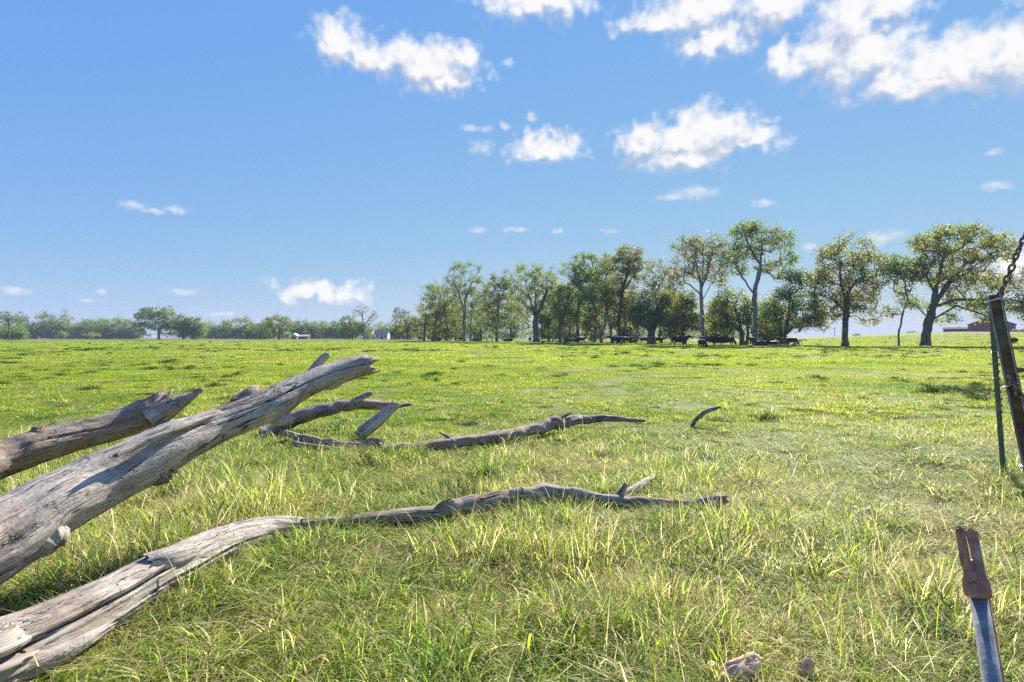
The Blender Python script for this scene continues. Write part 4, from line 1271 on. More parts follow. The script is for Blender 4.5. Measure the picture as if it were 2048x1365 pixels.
big = [(-4.9, 1.15, 0.20, 0.245), (-4.1, 1.5, 0.22, 0.24), (-3.3, 1.98, 0.30, 0.225)] + pixpts([
    (-220, 1178, 2.52, 84), (0, 1078, 2.9, 73), (100, 1012, 3.13, 62), (200, 964, 3.4, 57), (300, 912, 3.66, 53), (350, 886, 3.8, 47), (400, 866, 3.95, 40),
    (450, 846, 4.1, 34), (500, 827, 4.25, 32), (550, 806, 4.42, 33), (590, 782, 4.57, 27), (640, 758, 4.75, 24), (700, 737, 4.96, 23), (737, 728, 5.1, 20)])
B = lambda *a: pixpts(a)
log_thing('fallen_log', 'large weathered grey-brown log slanting up with a ragged broken end', 'log', big, [
    ('branch_stub', B((618, 752, 4.80, 9), (632, 733, 4.86, 8), (645, 718, 4.9, 7.5), (655, 709, 4.93, 6)), M_LOG, dict(na=28, step=0.008, ragged=0.015, ragged0=0.01)),
    ('branch_stub', B((480, 812, 4.3, 22), (500, 789, 4.36, 15), (508, 777, 4.40, 9), (512, 772, 4.42, 4)), M_LOG_DARK, dict(na=28, step=0.008, ragged=0.02, ragged0=0.01)),
    ('branch_stub', B((290, 912, 3.68, 44), (308, 930, 3.66, 38), (324, 943, 3.65, 30), (335, 951, 3.64, 17)), M_LOG, dict(na=40, step=0.008, ragged=0.04, ragged0=0.01, rough=0.2)),
    ('branch_stub', B((60, 1052, 3.04, 52), (84, 1070, 3.02, 44), (102, 1083, 3.01, 33), (112, 1090, 3.006, 22), (117, 1094, 3.004, 10)), M_LOG, dict(na=40, step=0.008, ragged=0.012, ragged0=0.01, rough=0.16, hollow=1.3)),
    ('branch_stub', B((540, 820, 4.42, 24), (560, 836, 4.40, 17), (576, 838, 4.40, 10), (590, 832, 4.42, 5)), M_LOG, dict(na=32, step=0.008, ragged=0.03, ragged0=0.01)),
    ('bark_ridge', B((440, 828, 4.02, 9), (400, 838, 3.86, 10), (340, 862, 3.62, 9), (270, 893, 3.42, 7), (230, 912, 3.28, 4)), M_LOG, dict(na=24, step=0.012, ragged=0.02, ragged0=0.02, rough=0.1)),
], M_LOG, 11, na=110, step=0.014, rough=0.055, ridge=0.035, ragged=0.10,
    cracks=[(0.3, 0.62, 0.892, -0.5, 0.035, 0.03), (0.38, 0.58, 0.142, -0.3, 0.03, 0.025), (0.55, 0.8, 1.192, -0.4, 0.03, 0.03), (0.42, 0.7, -0.608, 0.4, 0.025, 0.03), (0.7, 0.99, 0.492, -0.3, 0.03, 0.035), (0.75, 1.0, 1.692, -0.2, 0.03, 0.04)],
    bumps=[(0.93, 4.6, 0.02, 0.012, 0.5), (0.985, 0.3, 0.025, 0.01, 0.6), (0.62, 1.6, 0.02, 0.02, 0.5)])

back = [(-5.6, 2.55, 0.16, 0.17), (-4.9, 3.0, 0.22, 0.165)] + pixpts([
    (-180, 975, 3.9, 46), (0, 919, 4.4, 36), (60, 896, 4.58, 36), (120, 880, 4.76, 32), (200, 860, 5.0, 29), (260, 842, 5.18, 29), (300, 824, 5.28, 29), (322, 806, 5.34, 22), (332, 794, 5.38, 13)])
log_thing('forked_log', 'brown weathered log behind the largest one, broken into a splintered fork', 'log', back, [
    ('splintered_spike', B((300, 838, 5.22, 26), (335, 818, 5.28, 21), (362, 803, 5.34, 14), (385, 791, 5.4, 8), (402, 779, 5.44, 3.5)), M_LOG, dict(na=40, step=0.01, ragged=0.03, ragged0=0.01, ridge=0.08,
     cracks=[(0.1, 0.8, 1.492, -0.3, 0.03, 0.06)])),
    ('branch_stub', B((78, 874, 4.62, 20), (77, 860, 4.62, 13), (78, 853, 4.62, 7)), M_LOG_DARK, dict(na=24, step=0.008, ragged=0.01, ragged0=0.01)),
], M_LOG_DARK, 23, na=84, step=0.016, rough=0.06, ridge=0.05, ragged=0.12,
    cracks=[(0.45, 0.8, 0.992, -0.4, 0.035, 0.03), (0.6, 0.99, 0.292, -0.3, 0.04, 0.04), (0.85, 1.0, 1.492, -0.2, 0.06, 0.12)])

low = [(-4.3, 1.3, 0.12, 0.17), (-3.2, 1.8, 0.11, 0.165)] + pixpts([
    (-110, 1352, 2.25, 70), (0, 1309, 2.42, 66), (100, 1268, 2.60, 62), (200, 1217, 2.84, 56), (300, 1163, 3.14, 49), (400, 1112, 3.5, 42), (470, 1082, 3.78, 37),
    (530, 1066, 4.0, 31), (580, 1060, 4.12, 25), (630, 1060, 4.2, 17), (670, 1058, 4.24, 12)])
arm = pixpts([(600, 1050, 4.15, 18), (650, 1048, 4.22, 15.6), (700, 1045, 4.28, 14.4), (760, 1039, 4.36, 16.2), (850, 1028, 4.5, 16.8), (950, 1010, 4.7, 18), (1040, 994, 4.9, 19.2), (1095, 989, 5, 18),
              (1140, 990, 5, 14.52), (1200, 999, 4.98, 13.2), (1280, 1007, 4.94, 12.54), (1350, 1011, 4.9, 12.54), (1405, 1012, 4.86, 13.86), (1438, 1004, 4.84, 11.88), (1455, 999, 4.83, 5.28)])
log_thing('cracked_log', 'long silvery cracked log lying in the foreground grass, thinning into a branch', 'log', low, [
    ('branch', arm, M_LOG_DARK, dict(wobble=0.35, na=44, step=0.011, rough=0.09, ridge=0.06, ragged=0.02, ragged0=0.01, cracks=[(0.2, 0.6, 0.892, -0.4, 0.012, 0.06)], bumps=[(0.32, 1.4, 0.012, 0.01, 0.8), (0.5, 1.5, 0.016, 0.015, 0.9), (0.63, 1.2, 0.012, 0.008, 0.7)])),
    ('side_twig', B((862, 1030, 4.5, 5.5), (880, 1010, 4.5, 4), (902, 998, 4.52, 2)), M_LOG_DARK, dict(na=14, step=0.01, ragged=0.01, wobble=0.7)),
    ('loose_splinter', B((-160, 1385, 2.1, 30), (-20, 1352, 2.3, 30), (90, 1318, 2.46, 24), (160, 1288, 2.58, 16), (215, 1256, 2.70, 7)), M_LOG, dict(na=32, step=0.01, ragged=0.05, ragged0=0.07, ridge=0.08)),
    ('loose_splinter', B((292, 1130, 3.10, 20), (335, 1118, 3.18, 22), (375, 1105, 3.30, 17), (400, 1098, 3.42, 7)), M_LOG, dict(na=32, step=0.01, ragged=0.03, ragged0=0.03, ridge=0.07)),
], M_LOG, 37, na=120, step=0.012, rough=0.05, ridge=0.045, ragged=0.04,
    cracks=[(0.36, 0.62, 0.342, 0.35, 0.1, 0.085), (0.5, 0.8, 0.642, 0.3, 0.085, 0.075), (0.42, 0.7, -0.208, 0.3, 0.06, 0.05), (0.55, 0.85, 1.092, 0.2, 0.03, 0.03), (0.3, 0.55, 0.942, 0.3, 0.03, 0.03), (0.62, 0.9, 0.142, 0.2, 0.06, 0.05), (0.7, 0.95, 1.392, -0.3, 0.02, 0.03)],
    bumps=[(0.63, 2.9, 0.02, 0.02, 0.4), (0.45, 2.3, 0.015, 0.02, 0.3)])

log_thing('fallen_branch', 'dark branch with an upright stub lying behind the ragged end of the largest log', 'branch',
          pixpts([(520, 868, 8.2, 14), (545, 858, 8.3, 15), (580, 842, 8.5, 15), (625, 824, 8.7, 14), (700, 812, 8.95, 11.5), (760, 809, 9.2, 9), (800, 810, 9.4, 5), (824, 809, 9.5, 2.5)]),
          [('branch_stub', B((698, 808, 8.95, 7), (720, 797, 9.0, 6), (736, 789, 9.0, 5.5), (746, 785, 9.0, 3)), M_LOG, dict(na=20, step=0.015, ragged=0.03, ragged0=0.01))],
          M_LOG_DARK, 51, main_name='stem', wobble=0.42, na=36, step=0.02, rough=0.09, ridge=0.05, ragged=0.03)
log_thing('leaning_log_piece', 'short grey log piece propped at a slant in the grass behind the long thin branch', 'log',
          pixpts([(716, 874, 8.05, 12), (735, 858, 8.1, 13), (762, 836, 8.2, 11.5), (793, 808, 8.3, 9)]), [], M_LOG, 57, main_name='stem', na=36, step=0.015, ragged=0.03)
log_thing('curved_branch', 'thin curved brown branch with a knotted root end, left of the long thin branch', 'branch',
          pixpts([(565, 865, 7.75, 5), (610, 879, 7.65, 8), (660, 888, 7.6, 9), (715, 895, 7.5, 9), (742, 892, 7.5, 13), (764, 884, 7.5, 8)]),
          [('side_branch', B((585, 887, 7.45, 5), (640, 897, 7.42, 6.5), (690, 901, 7.4, 5.5), (728, 901, 7.45, 5)), M_LOG_DARK, dict(na=20, step=0.02, rough=0.09, ragged=0.02))],
          M_LOG_DARK, 61, main_name='stem', wobble=0.42, na=30, step=0.016, rough=0.11, ragged=0.05)
log_thing('snaking_branch', 'long thin grey branch snaking across the middle of the grass', 'branch',
          pixpts([(763, 901.0, 7.15, 11.9), (800, 900.0, 7.18, 13.8), (870, 890.0, 7.4, 11.4), (970, 878.0, 7.8, 11.4), (1060, 862.0, 8.35, 11.9), (1115, 849.0, 8.8, 11.9), (1170, 839.0, 9.25, 9.2), (1222, 837.0, 9.4, 6.5), (1290, 842.0, 9.4, 2.7)]),
          [('side_twig', B((1108, 850, 8.8, 5), (1122, 838, 8.85, 3.6), (1140, 826, 8.9, 2)), M_LOG_DARK, dict(na=12, step=0.02, ragged=0.01, wobble=0.8)),
           ('side_twig', B((905, 886, 7.5, 5), (893, 872, 7.52, 3.4), (878, 866, 7.55, 1.8)), M_LOG_DARK, dict(na=12, step=0.02, ragged=0.01, wobble=0.8))],
          M_LOG_DARK, 67, main_name='stem', wobble=0.42, na=40, step=0.016, rough=0.08, ridge=0.05, ragged=0.03, bumps=[(0.62, 1.4, 0.03, 0.02, 0.9)])
log_thing('curled_twig', 'small dark curled twig poking up alone right of the long thin branch', 'twig',
          pixpts([(1380, 857, 9.3, 3), (1394, 838, 9.3, 4.2), (1412, 824, 9.3, 4.2), (1441, 814, 9.3, 2.6)]), [], M_LOG_DARK, 71, main_name='stem', wobble=0.42, na=18, step=0.015, ragged=0.01)
log_thing('broken_stub', 'short grey-brown broken stub rising beside the tip of the foreground branch', 'stub',
          pixpts([(1218, 1006, 5.0, 6.5), (1232, 994, 5.02, 7), (1244, 982, 5.04, 6.5), (1251, 968, 5.06, 4)]), [], M_LOG, 73, main_name='stem', na=28, step=0.008, ragged=0.02)
log_thing('rotten_limb', 'bleached flaking rotten limb lying behind the tip of the foreground branch', 'limb',
          pixpts([(1246, 996, 5.2, 9), (1266, 984, 5.36, 10), (1286, 971, 5.58, 9), (1306, 956, 5.85, 6)]), [], M_LOG_PALE, 79, main_name='stem', na=28, step=0.008, rough=0.2, ragged=0.05)
log_thing('small_stick', 'small pale stick on the grass beneath the largest log', 'stick',
          pixpts([(395, 900, 6.9, 5), (420, 910, 6.9, 5.5), (452, 921, 6.85, 3.5)]), [], M_LOG_PALE, 83, main_name='stem', na=18, step=0.015)
# the bleached limb under the grove
d0 = 85.0
log_thing('bleached_limb', 'bleached dead limb with forking arms lying under the grove beside the cows', 'limb',
          pixpts([(1522, 684, d0, 4), (1530, 691, d0, 5), (1545, 694, d0, 3.4), (1562, 693, d0, 4.5), (1575, 695, d0 - .5, 3.5), (1585, 690, d0 - .5, 2), (1600, 682, d0, 1.2)]),
          [('arm', B((1572, 694, d0, 2), (1586, 691, d0, 1.6), (1597, 692, d0, 1.2)), M_LOG_PALE, dict(na=10, step=0.1)),
           ('arm', B((1590, 687, d0, 1.4), (1602, 681, d0, 1.0), (1613, 679.5, d0, 0.8)), M_LOG_PALE, dict(na=10, step=0.1)),
           ('root_end', B((1527, 690, d0, 5), (1519, 681, d0, 5), (1513, 678, d0, 3.5)), M_LOG_PALE, dict(na=12, step=0.1))], M_LOG_PALE, 91, main_name='stem', na=12, step=0.1)
e = MB().tube([(0, 0, -0.2), (0.02, 0, 1.0)], [0.05, 0.045], 6).build('marker_post', M_WHITE, None, (P(1603, 690, 82).x, 82, Hs(P(1603, 690, 82).x, 82)))
tag(e, 'thin pale marker post standing right of the bleached limb under the grove', 'post')


def chunk(name, label, px, py, size, seed):
    d = FPX * EYE / (py - HY)
    x = (px - 1024) / FPX * d
    bm = bmesh.new()
    bmesh.ops.create_icosphere(bm, subdivisions=5, radius=1)
    co = np.array([v.co[:] for v in bm.verts])
    k = 1 + 0.42 * fbm(co[:, 0] * 1.6, co[:, 1] * 1.6, co[:, 2] * 1.6, seed, 3) - 0.30 * np.abs(fbm(co[:, 0] * 2.2, co[:, 1] * 6, co[:, 2] * 3.5, seed + 4, 3)) + 0.12 * np.floor(4 * vnoise(co[:, 0] * 2, co[:, 1] * 2, co[:, 2] * 2, seed + 8)) / 4
    for v, s in zip(bm.verts, k):
        v.co *= float(s)
        v.co.x *= size[0]; v.co.y *= size[1]; v.co.z *= size[2]
    me = bpy.data.meshes.new(name); bm.to_mesh(me); bm.free()
    me.materials.append(M_ROCK)
    me.polygons.foreach_set('use_smooth', np.ones(len(me.polygons), bool))
    o = obj(name, me, None, (x, d, Hs(x, d) + size[2] * 0.45 + 0.02))
    o.rotation_euler = (0.1, 0.2, seed * 0.7)
    tag(o, label, 'rotten wood')


chunk('rotten_chunk', 'broad pale crumbling wood chunk at the bottom edge of the grass', 1476, 1350, (0.115, 0.05, 0.055), 5)
chunk('rotten_chunk', 'small pale wood chunk at the bottom edge, right of the broader chunk', 1610, 1350, (0.034, 0.026, 0.065), 9)
for k, (px, r) in enumerate(((2030, 0.9), (2046, 1.1), (2062, 0.8))):
    d = 172
    x = (px - 1024) / FPX * d
    bm = bmesh.new(); bmesh.ops.create_icosphere(bm, subdivisions=3, radius=1)
    co = np.array([v.co[:] for v in bm.verts]); kk = 1 + 0.35 * fbm(co[:, 0] * 1.5, co[:, 1] * 1.5, co[:, 2] * 1.5, 30 + k, 3)
    for v, s in zip(bm.verts, kk): v.co *= float(s) * r; v.co.z *= 0.7
    me = bpy.data.meshes.new('boulder'); bm.to_mesh(me); bm.free(); me.materials.append(M_ROCK)
    o = obj('boulder', me, None, (x, d, Hs(x, d) + 0.25 * r))
    tag(o, ['leftmost brownish boulder beside the red barn', 'largest brownish boulder beside the red barn', 'rightmost brownish boulder beside the red barn'][k], 'boulder', 'boulders by the red barn')


# ------------------------------------------------- fence posts, chain and pipe
def frame_along(p0, p1):
    """matrix whose z runs p0 -> p1, x as near world x as possible"""
    z = (p1 - p0).normalized(); x = Vector((1, 0, 0)); x = (x - z * x.dot(z)).normalized(); y = z.cross(x)
    m = Matrix((x, y, z)).transposed().to_4x4(); m.translation = p0
    return m


def steel_post(name, label, foot, head, web, flange, mat_web, mat_edge, stud_n, clips, stud_r, turn=-40):
    foot = Vector(foot); head = Vector(head)
    e = empty(name, foot, label, 'post')
    mt = frame_along(foot, head) @ Matrix.Rotation(math.radians(turn), 4, 'Z'); L = (head - foot).length
    e.matrix_world = mt
    t = 0.0036
    m = MB(); m.box((0, 0, (L - 0.3) / 2), (web, t, L + 0.3)); m.build('web', mat_web, e)
    m = MB(); m.box((web / 2 + t / 2 + 0.0005, 0, (L - 0.3) / 2), (t, flange, L + 0.298)); m.build('flange', mat_edge, e)
    m = MB(); m.box((-web / 2 - t / 2 - 0.0005, 0, (L - 0.3) / 2), (t * 1.3, t * 2.6, L + 0.296)); m.build('rib', mat_edge, e)
    st = MB(); st.tube([(0, 0, 0), (0.005, 0, 0), (0.012, 0, -0.002)], [stud_r, stud_r * 0.95, stud_r * 0.55], 10)
    sme = new_mesh('stud', st.v, st.f, M_POST, False)
    for k in range(stud_n):
        o = obj('stud', sme, e); o.location = (web / 2 + t + 0.001, 0, L - 0.12 - k * 0.075)
    for zc, tilt in clips:
        z = L - zc
        w = web / 2 + 0.009; f_ = flange / 2 + 0.004
        loop = [(w, f_ * 0.3, z), (w * 0.4, -f_, z - tilt * 0.2), (0, -f_, z - tilt * 0.4), (-w, -f_ * 0.55, z - tilt), (-w - 0.002, 0, z - tilt), (-w, f_ * 0.55, z - tilt), (0, f_, z - tilt * 0.4), (w, f_ * 0.3, z)]
        MB().tube(loop, 0.0016, 6).build('wire_clip', M_WIRE, e, None, True)
    return e, mt, L


post_head = Vector(P(1988, 590, 1.45)); post_foot = Vector((1.37, 1.22, Hs(1.37, 1.22)))
pe, pm, pl = steel_post('steel_fence_post', 'rust-brown studded steel fence post leaning in the right foreground', post_foot, post_head, 0.0205, 0.017, M_POST, M_POST_EDGE, 18,
                        [(0.012, 0.004), (0.225, 0.010), (0.425, 0.004)], 0.0075)
g_head = Vector(P(1983, 622, 5.6)); g_foot = Vector(P(2007, 930, 6.0)); g_foot.z = Hs(g_foot.x, g_foot.y)
steel_post('green_fence_post', 'green painted steel fence post standing behind the rusty one', g_foot, g_head, 0.036, 0.028, M_GREEN, M_POST_EDGE, 14, [(0.42, 0.01), (0.7, 0.02)], 0.012)
# off to the right stands the timber gate post that both chains hang from
gp = Vector((1.60, 1.42, Hs(1.6, 1.42)))
e = empty('gate_post', gp, 'round grey timber gate post just outside the right edge that holds the chains', 'post')
obj('shaft', limb_mesh('gate_post_shaft', [(gp.x, gp.y, gp.z - 0.3, 0.085), (gp.x + .01, gp.y, gp.z + 1.0, 0.082), (gp.x, gp.y + .01, gp.z + 2.25, 0.078)], M_LOG, 95, na=40, step=0.02, rough=0.03, ragged=0.01, origin=gp), e)


def chain(label, pts, link=0.0165):
    pts = np.array([p[:] for p in pts] if hasattr(pts[0], 'x') else pts)
    C, L = catmull(np.column_stack([pts, np.zeros(len(pts))]), 200)
    c = C[:, :3]
    seg = np.concatenate([[0], np.cumsum(np.linalg.norm(np.diff(c, axis=0), axis=1))])
    e = empty('rusty_chain', Vector(c[0]), label, 'chain')
    m = MB()
    ring = []
    for k in range(16):
        q = 2 * math.pi * k / 16
        ring.append((0.0052 * math.cos(q), 0, 0.0052 * math.sin(q) + (0.004 if math.sin(q) >= 0 else -0.004)))
    m.tube(ring + [ring[0]], 0.0027, 7, False)
    me = new_mesh('link', m.v, m.f, M_CHAIN, True)
    n = int(seg[-1] / (link * 0.86))
    for k in range(n):
        s = (k + 0.5) / n * seg[-1]
        i = min(np.searchsorted(seg, s), 198)
        t = Vector(c[i + 1] - c[i - 1]).normalized() if i > 0 else Vector(c[1] - c[0]).normalized()
        o = obj('link', me, e)
        q = t.to_track_quat('Z', 'Y')
        q = q @ Euler((0, 0, math.radians(25 + 90 * (k % 2) + 12 * math.sin(k * 2.1)))).to_quaternion()
        o.rotation_mode = 'QUATERNION'; o.rotation_quaternion = q
        o.location = Vector(c[i]) - Vector(c[0])
    return e


zax = (pm.to_3x3() @ Vector((0, 0, 1)))
chain('rusty chain rising from the top of the rusty steel post', [P(1998, 596, 1.44), P(2006, 576, 1.44), P(2020, 545, 1.43), P(2034, 508, 1.42), P(2046, 482, 1.42), P(2090, 400, 1.42), P(2150, 300, 1.42)])
chain('rusty chain sagging rightward from halfway up the rusty steel post', [P(2016, 752, 1.40), P(2028, 772, 1.40), P(2044, 796, 1.40), P(2075, 815, 1.40), P(2110, 800, 1.41), P(2150, 765, 1.42)])

# galvanised pipe with a rusty clevis fitting
pipe_top = P(1957, 1196, 1.26); pipe_bot = Vector((0.923, 0.885, Hs(0.923, 0.885) - 0.1))
e = empty('pipe_post', pipe_bot, 'galvanised grey pipe topped by a rusty iron fork fitting in the right foreground', 'pipe')
mt = frame_along(pipe_bot, pipe_top); e.matrix_world = mt
L = (pipe_top - pipe_bot).length
R = 0.0168
MB().tube([(0, 0, 0), (0, 0, L + 0.02)], R, 40).build('pipe', M_GALV, e, None, True)
fit = MB()
prof = [(0.0, 0.0245), (0.004, 0.030), (0.020, 0.0315), (0.036, 0.030), (0.046, 0.0265), (0.052, 0.0245), (0.066, 0.024), (0.074, 0.0235), (0.080, 0.021), (0.084, 0.012)]
fit.tube([(0, 0, L + a) for a, _ in prof], [b for _, b in prof], 36)
fitting = fit.build('fitting', M_RUST, e, None, True)
# square collar shoulder with a bolt head on the left
MB().box((-0.018, -0.014, L + 0.014), (0.026, 0.022, 0.030), 0.35).build('lug', M_RUST, fitting)
MB().ball((-0.023, -0.021, L + 0.046), 0.0125, 16, 10).build('bolt_head', M_RUST, fitting, None, True)
# fork: two cheeks and the tongue between them
def plate(name, pts, y0, y1, parent):
    m = MB(); n = len(pts)
    v = [(x, y0, z) for x, z in pts] + [(x, y1, z) for x, z in pts]
    f = [tuple(range(n))[::-1], tuple(range(n, 2 * n))] + [(k, (k + 1) % n, n + (k + 1) % n, n + k) for k in range(n)]
    m.add(v, f)
    return m.build(name, M_RUST, parent)
def cheek(x0, x1, zt):
    return MB().add(
        [(x0, -0.015, L + 0.066), (x1, -0.015, L + 0.066), (x1, 0.015, L + 0.066), (x0, 0.015, L + 0.066),
         (x0 - 0.001, -0.013, zt - 0.006), (x1 - 0.001, -0.013, zt - 0.006), (x1 - 0.001, 0.013, zt - 0.006), (x0 - 0.001, 0.013, zt - 0.006),
         (x0 - 0.001, -0.007, zt), (x1 - 0.001, -0.007, zt), (x1 - 0.001, 0.007, zt), (x0 - 0.001, 0.007, zt)],
        [(0, 3, 2, 1), (0, 1, 5, 4), (1, 2, 6, 5), (2, 3, 7, 6), (3, 0, 4, 7), (4, 5, 9, 8), (5, 6, 10, 9), (6, 7, 11, 10), (7, 4, 8, 11), (8, 9, 10, 11)])
cheek(-0.0235, -0.0165, L + 0.158).build('fork_cheek', M_RUST, e)
cheek(0.0100, 0.0185, L + 0.155).build('fork_cheek', M_RUST, e)
m = MB()
n = 14
for k in range(n + 1):
    q = k / n
    z = L + 0.030 + q * 0.118
    y = -0.026 + 0.016 * math.sin(q * 2.2) - 0.010 * math.sin(q * math.pi)
    m.v += [(-0.0125, y, z), (0.0075, y, z), (0.0075, y + 0.006, z), (-0.0125, y + 0.006, z)]
for k in range(n):
    a = k * 4
    for s in range(4):
        m.f.append([a + s, a + (s + 1) % 4, a + 4 + (s + 1) % 4, a + 4 + s])
m.f += [[3, 2, 1, 0], [n * 4, n * 4 + 1, n * 4 + 2, n * 4 + 3]]
m.build('tongue', M_RUST, e)
MB().tube([(-0.036, -0.002, L + 0.150), (-0.030, -0.002, L + 0.148), (0.022, 0, L + 0.142)], [0.0015, 0.0045, 0.0045], 12).build('pin', M_RUST, e, None, True)
MB().tube([(0.0185, 0, L + 0.142), (0.026, 0, L + 0.142)], [0.0085, 0.007], 6).build('nut', M_RUST, e)
for ch in e.children_recursive:
    if ch.name.split('.')[0] != 'pipe':
        for v in ch.data.vertices:
            v.co.x *= 0.80; v.co.y *= 0.85; v.co.z = L + (v.co.z - L) * 0.95
MB().tube([(0.026, 0.006, L + 0.01), (0.028, 0.007, L - 0.25), (0.029, 0.008, L - 0.6)], 0.0035, 8).build('rod', M_RUST, e, None, True)


# -------------------------------------------------------------------- grass
def blades(rng, n, size, hmin, hmax, wmin, wmax, lean, segs, dry_hi=0.0, tussock=0.6, mode='patch', curl=0.5, lie=0.0):
    """n bent blades on a square (or disc) of the given size; returns verts, quads, tint"""
    if mode == 'tuft':
        r = size * np.abs(rng.normal(size=n)) * 0.4; q = rng.uniform(0, 2 * np.pi, n)
        x, y = r * np.cos(q), r * np.sin(q)
    else:
        x, y = rng.uniform(-size / 2, size / 2, n), rng.uniform(-size / 2, size / 2, n)
        # gather part of the blades into little tussocks
        k = int(max(3, 18 * size * size))
        cx, cy_ = rng.uniform(-size / 2, size / 2, k), rng.uniform(-size / 2, size / 2, k)
        w = rng.integers(0, k, n); g = rng.uniform(0, 1, n) < tussock
        x = np.where(g, cx[w] + rng.normal(size=n) * 0.05, x); y = np.where(g, cy_[w] + rng.normal(size=n) * 0.05, y)
    h = rng.uniform(0, 1, n) ** 1.4 * (hmax - hmin) + hmin
    wd = rng.uniform(wmin, wmax, n)
    az = rng.uniform(0, 2 * np.pi, n)
    if mode == 'tuft':
        az = np.arctan2(y, x) + rng.normal(size=n) * 0.7
    le = np.clip(0.22 * (lie > 0) + np.abs(rng.normal(size=n)) * lean, 0, 1.45)           # tilt of the blade's chord
    if lie > 0:
        le = np.where(rng.uniform(0, 1, n) < lie, rng.uniform(0.9, 1.5, n), le)
    cu = rng.uniform(0, 1, n) * curl
    dx, dy = np.cos(az), np.sin(az)
    face = az + np.pi / 2 + rng.normal(size=n) * 0.5
    fx, fy = np.cos(face), np.sin(face)
    V = []
    ts = np.linspace(0, 1, segs + 1)
    tint_r = rng.uniform(0, 1, n) + dry_hi * (rng.uniform(0, 1, n) < 0.5); tint_g = rng.uniform(0, 1, n)
    cx = np.zeros(n); cz = np.zeros(n) - 0.01
    prev = 0
    for t in ts:
        if t > 0:
            ang = le + cu * (t - 0.3) * 2.2
            st = (t - prev) * h
            cx = cx + np.sin(ang) * st; cz = cz + np.cos(ang) * st
            cz = np.maximum(cz, 0.004)
        prev = t
        wt = wd * (1.0 - t ** 1.8) * 0.5 + 0.0002
        px, py = x + dx * cx, y + dy * cx
        V.append(np.stack([np.column_stack([px - fx * wt, py - fy * wt, cz]), np.column_stack([px + fx * wt, py + fy * wt, cz])], axis=1))
    V = np.stack(V, axis=1)                   # n, segs+1, 2, 3
    v = V.reshape(-1, 3)
    per = (segs + 1) * 2
    base = (np.arange(n) * per)[:, None]
    k = np.arange(segs) * 2
    f = np.stack([base + k, base + k + 1, base + k + 3, base + k + 2], axis=2).reshape(-1, 4)
    tint = np.repeat(np.column_stack([tint_r, tint_g, rng.uniform(0, 1, n), np.ones(n)]), per, axis=0)
    return v, f, tint


def proto_collection(name, makers, mat):
    c = bpy.data.collections.new(name)
    for i, fn in enumerate(makers):
        v, f, t = fn()
        me = new_mesh('%s_%d' % (name, i), v, f, mat, False, {'tint': ('FLOAT_COLOR', t)})
        c.objects.link(bpy.data.objects.new('%s_%d' % (name, i), me))
    return c


def scatter(name, label, pts, rot, scl, idx, coll):
    me = bpy.data.meshes.new(name)
    me.vertices.add(len(pts)); me.vertices.foreach_set('co', np.asarray(pts, np.float32).ravel())
    for nm, typ, arr, key in (('rot', 'FLOAT_VECTOR', rot, 'vector'), ('scl', 'FLOAT_VECTOR', scl, 'vector'), ('idx', 'INT', idx, 'value')):
        at = me.attributes.new(nm, typ, 'POINT'); at.data.foreach_set(key, np.asarray(arr).ravel())
    o = obj(name, me)
    g = bpy.data.node_groups.new(name + '_nodes', 'GeometryNodeTree')
    g.interface.new_socket('Geometry', in_out='INPUT', socket_type='NodeSocketGeometry')
    g.interface.new_socket('Geometry', in_out='OUTPUT', socket_type='NodeSocketGeometry')
    gi, go = g.nodes.new('NodeGroupInput'), g.nodes.new('NodeGroupOutput')
    ip = g.nodes.new('GeometryNodeInstanceOnPoints')
    ci = g.nodes.new('GeometryNodeCollectionInfo')
    ci.inputs['Collection'].default_value = coll
    ci.inputs['Separate Children'].default_value = True
    ci.inputs['Reset Children'].default_value = True
    def na(nm, typ):
        n = g.nodes.new('GeometryNodeInputNamedAttribute'); n.data_type = typ; n.inputs[0].default_value = nm; return n.outputs[0]
    g.links.new(gi.outputs[0], ip.inputs['Points'])
    g.links.new(ci.outputs[0], ip.inputs['Instance'])
    ip.inputs['Pick Instance'].default_value = True
    g.links.new(na('idx', 'INT'), ip.inputs['Instance Index'])
    g.links.new(na('rot', 'FLOAT_VECTOR'), ip.inputs['Rotation'])
    g.links.new(na('scl', 'FLOAT_VECTOR'), ip.inputs['Scale'])
    g.links.new(ip.outputs[0], go.inputs[0])
    md = o.modifiers.new('scatter', 'NODES'); md.node_group = g
    tag(o, label, 'grass', None, 'stuff')
    return o


def grid_points(rng, y0, y1, step, side, slope):
    ys = np.arange(y0, y1, step); out = []
    for y in ys:
        hw = slope * max(y, 0) + side
        xs = np.arange(-hw, hw, step)
        out.append(np.column_stack([xs, np.full(len(xs), y)]))
    p = np.vstack(out)
    return p + rng.uniform(-0.5, 0.5, p.shape) * step


def finish(rng, p, nproto, hs):
    n = len(p)
    z = H(p[:, 0], p[:, 1])
    e = 0.15
    gx = (H(p[:, 0] + e, p[:, 1]) - H(p[:, 0] - e, p[:, 1])) / (2 * e); gy = (H(p[:, 0], p[:, 1] + e) - H(p[:, 0], p[:, 1] - e)) / (2 * e)
    rot = np.column_stack([gy, -gx, rng.uniform(0, 2 * np.pi, n)])
    # blades stand taller on tussocky ground
    tall = 0.85 + 0.55 * fbm(p[:, 0] / 0.9, p[:, 1] / 0.9, None, 51, 2) + 0.45 * fbm(p[:, 0] / 4.5, p[:, 1] / 4.5, None, 52, 2)
    tall = tall + 0.55 * fbm(p[:, 0] / 0.45, p[:, 1] / 0.45, None, 53, 1) * (1 - sstep(6, 14, p[:, 1]))
    tall = np.clip(tall, 0.3, 1.6) * hs
    sc = rng.uniform(0.9, 1.15, n)
    scl = np.column_stack([sc, sc, sc * tall])
    return np.column_stack([p, z]), rot, scl, rng.integers(0, nproto, n).astype(np.int32)


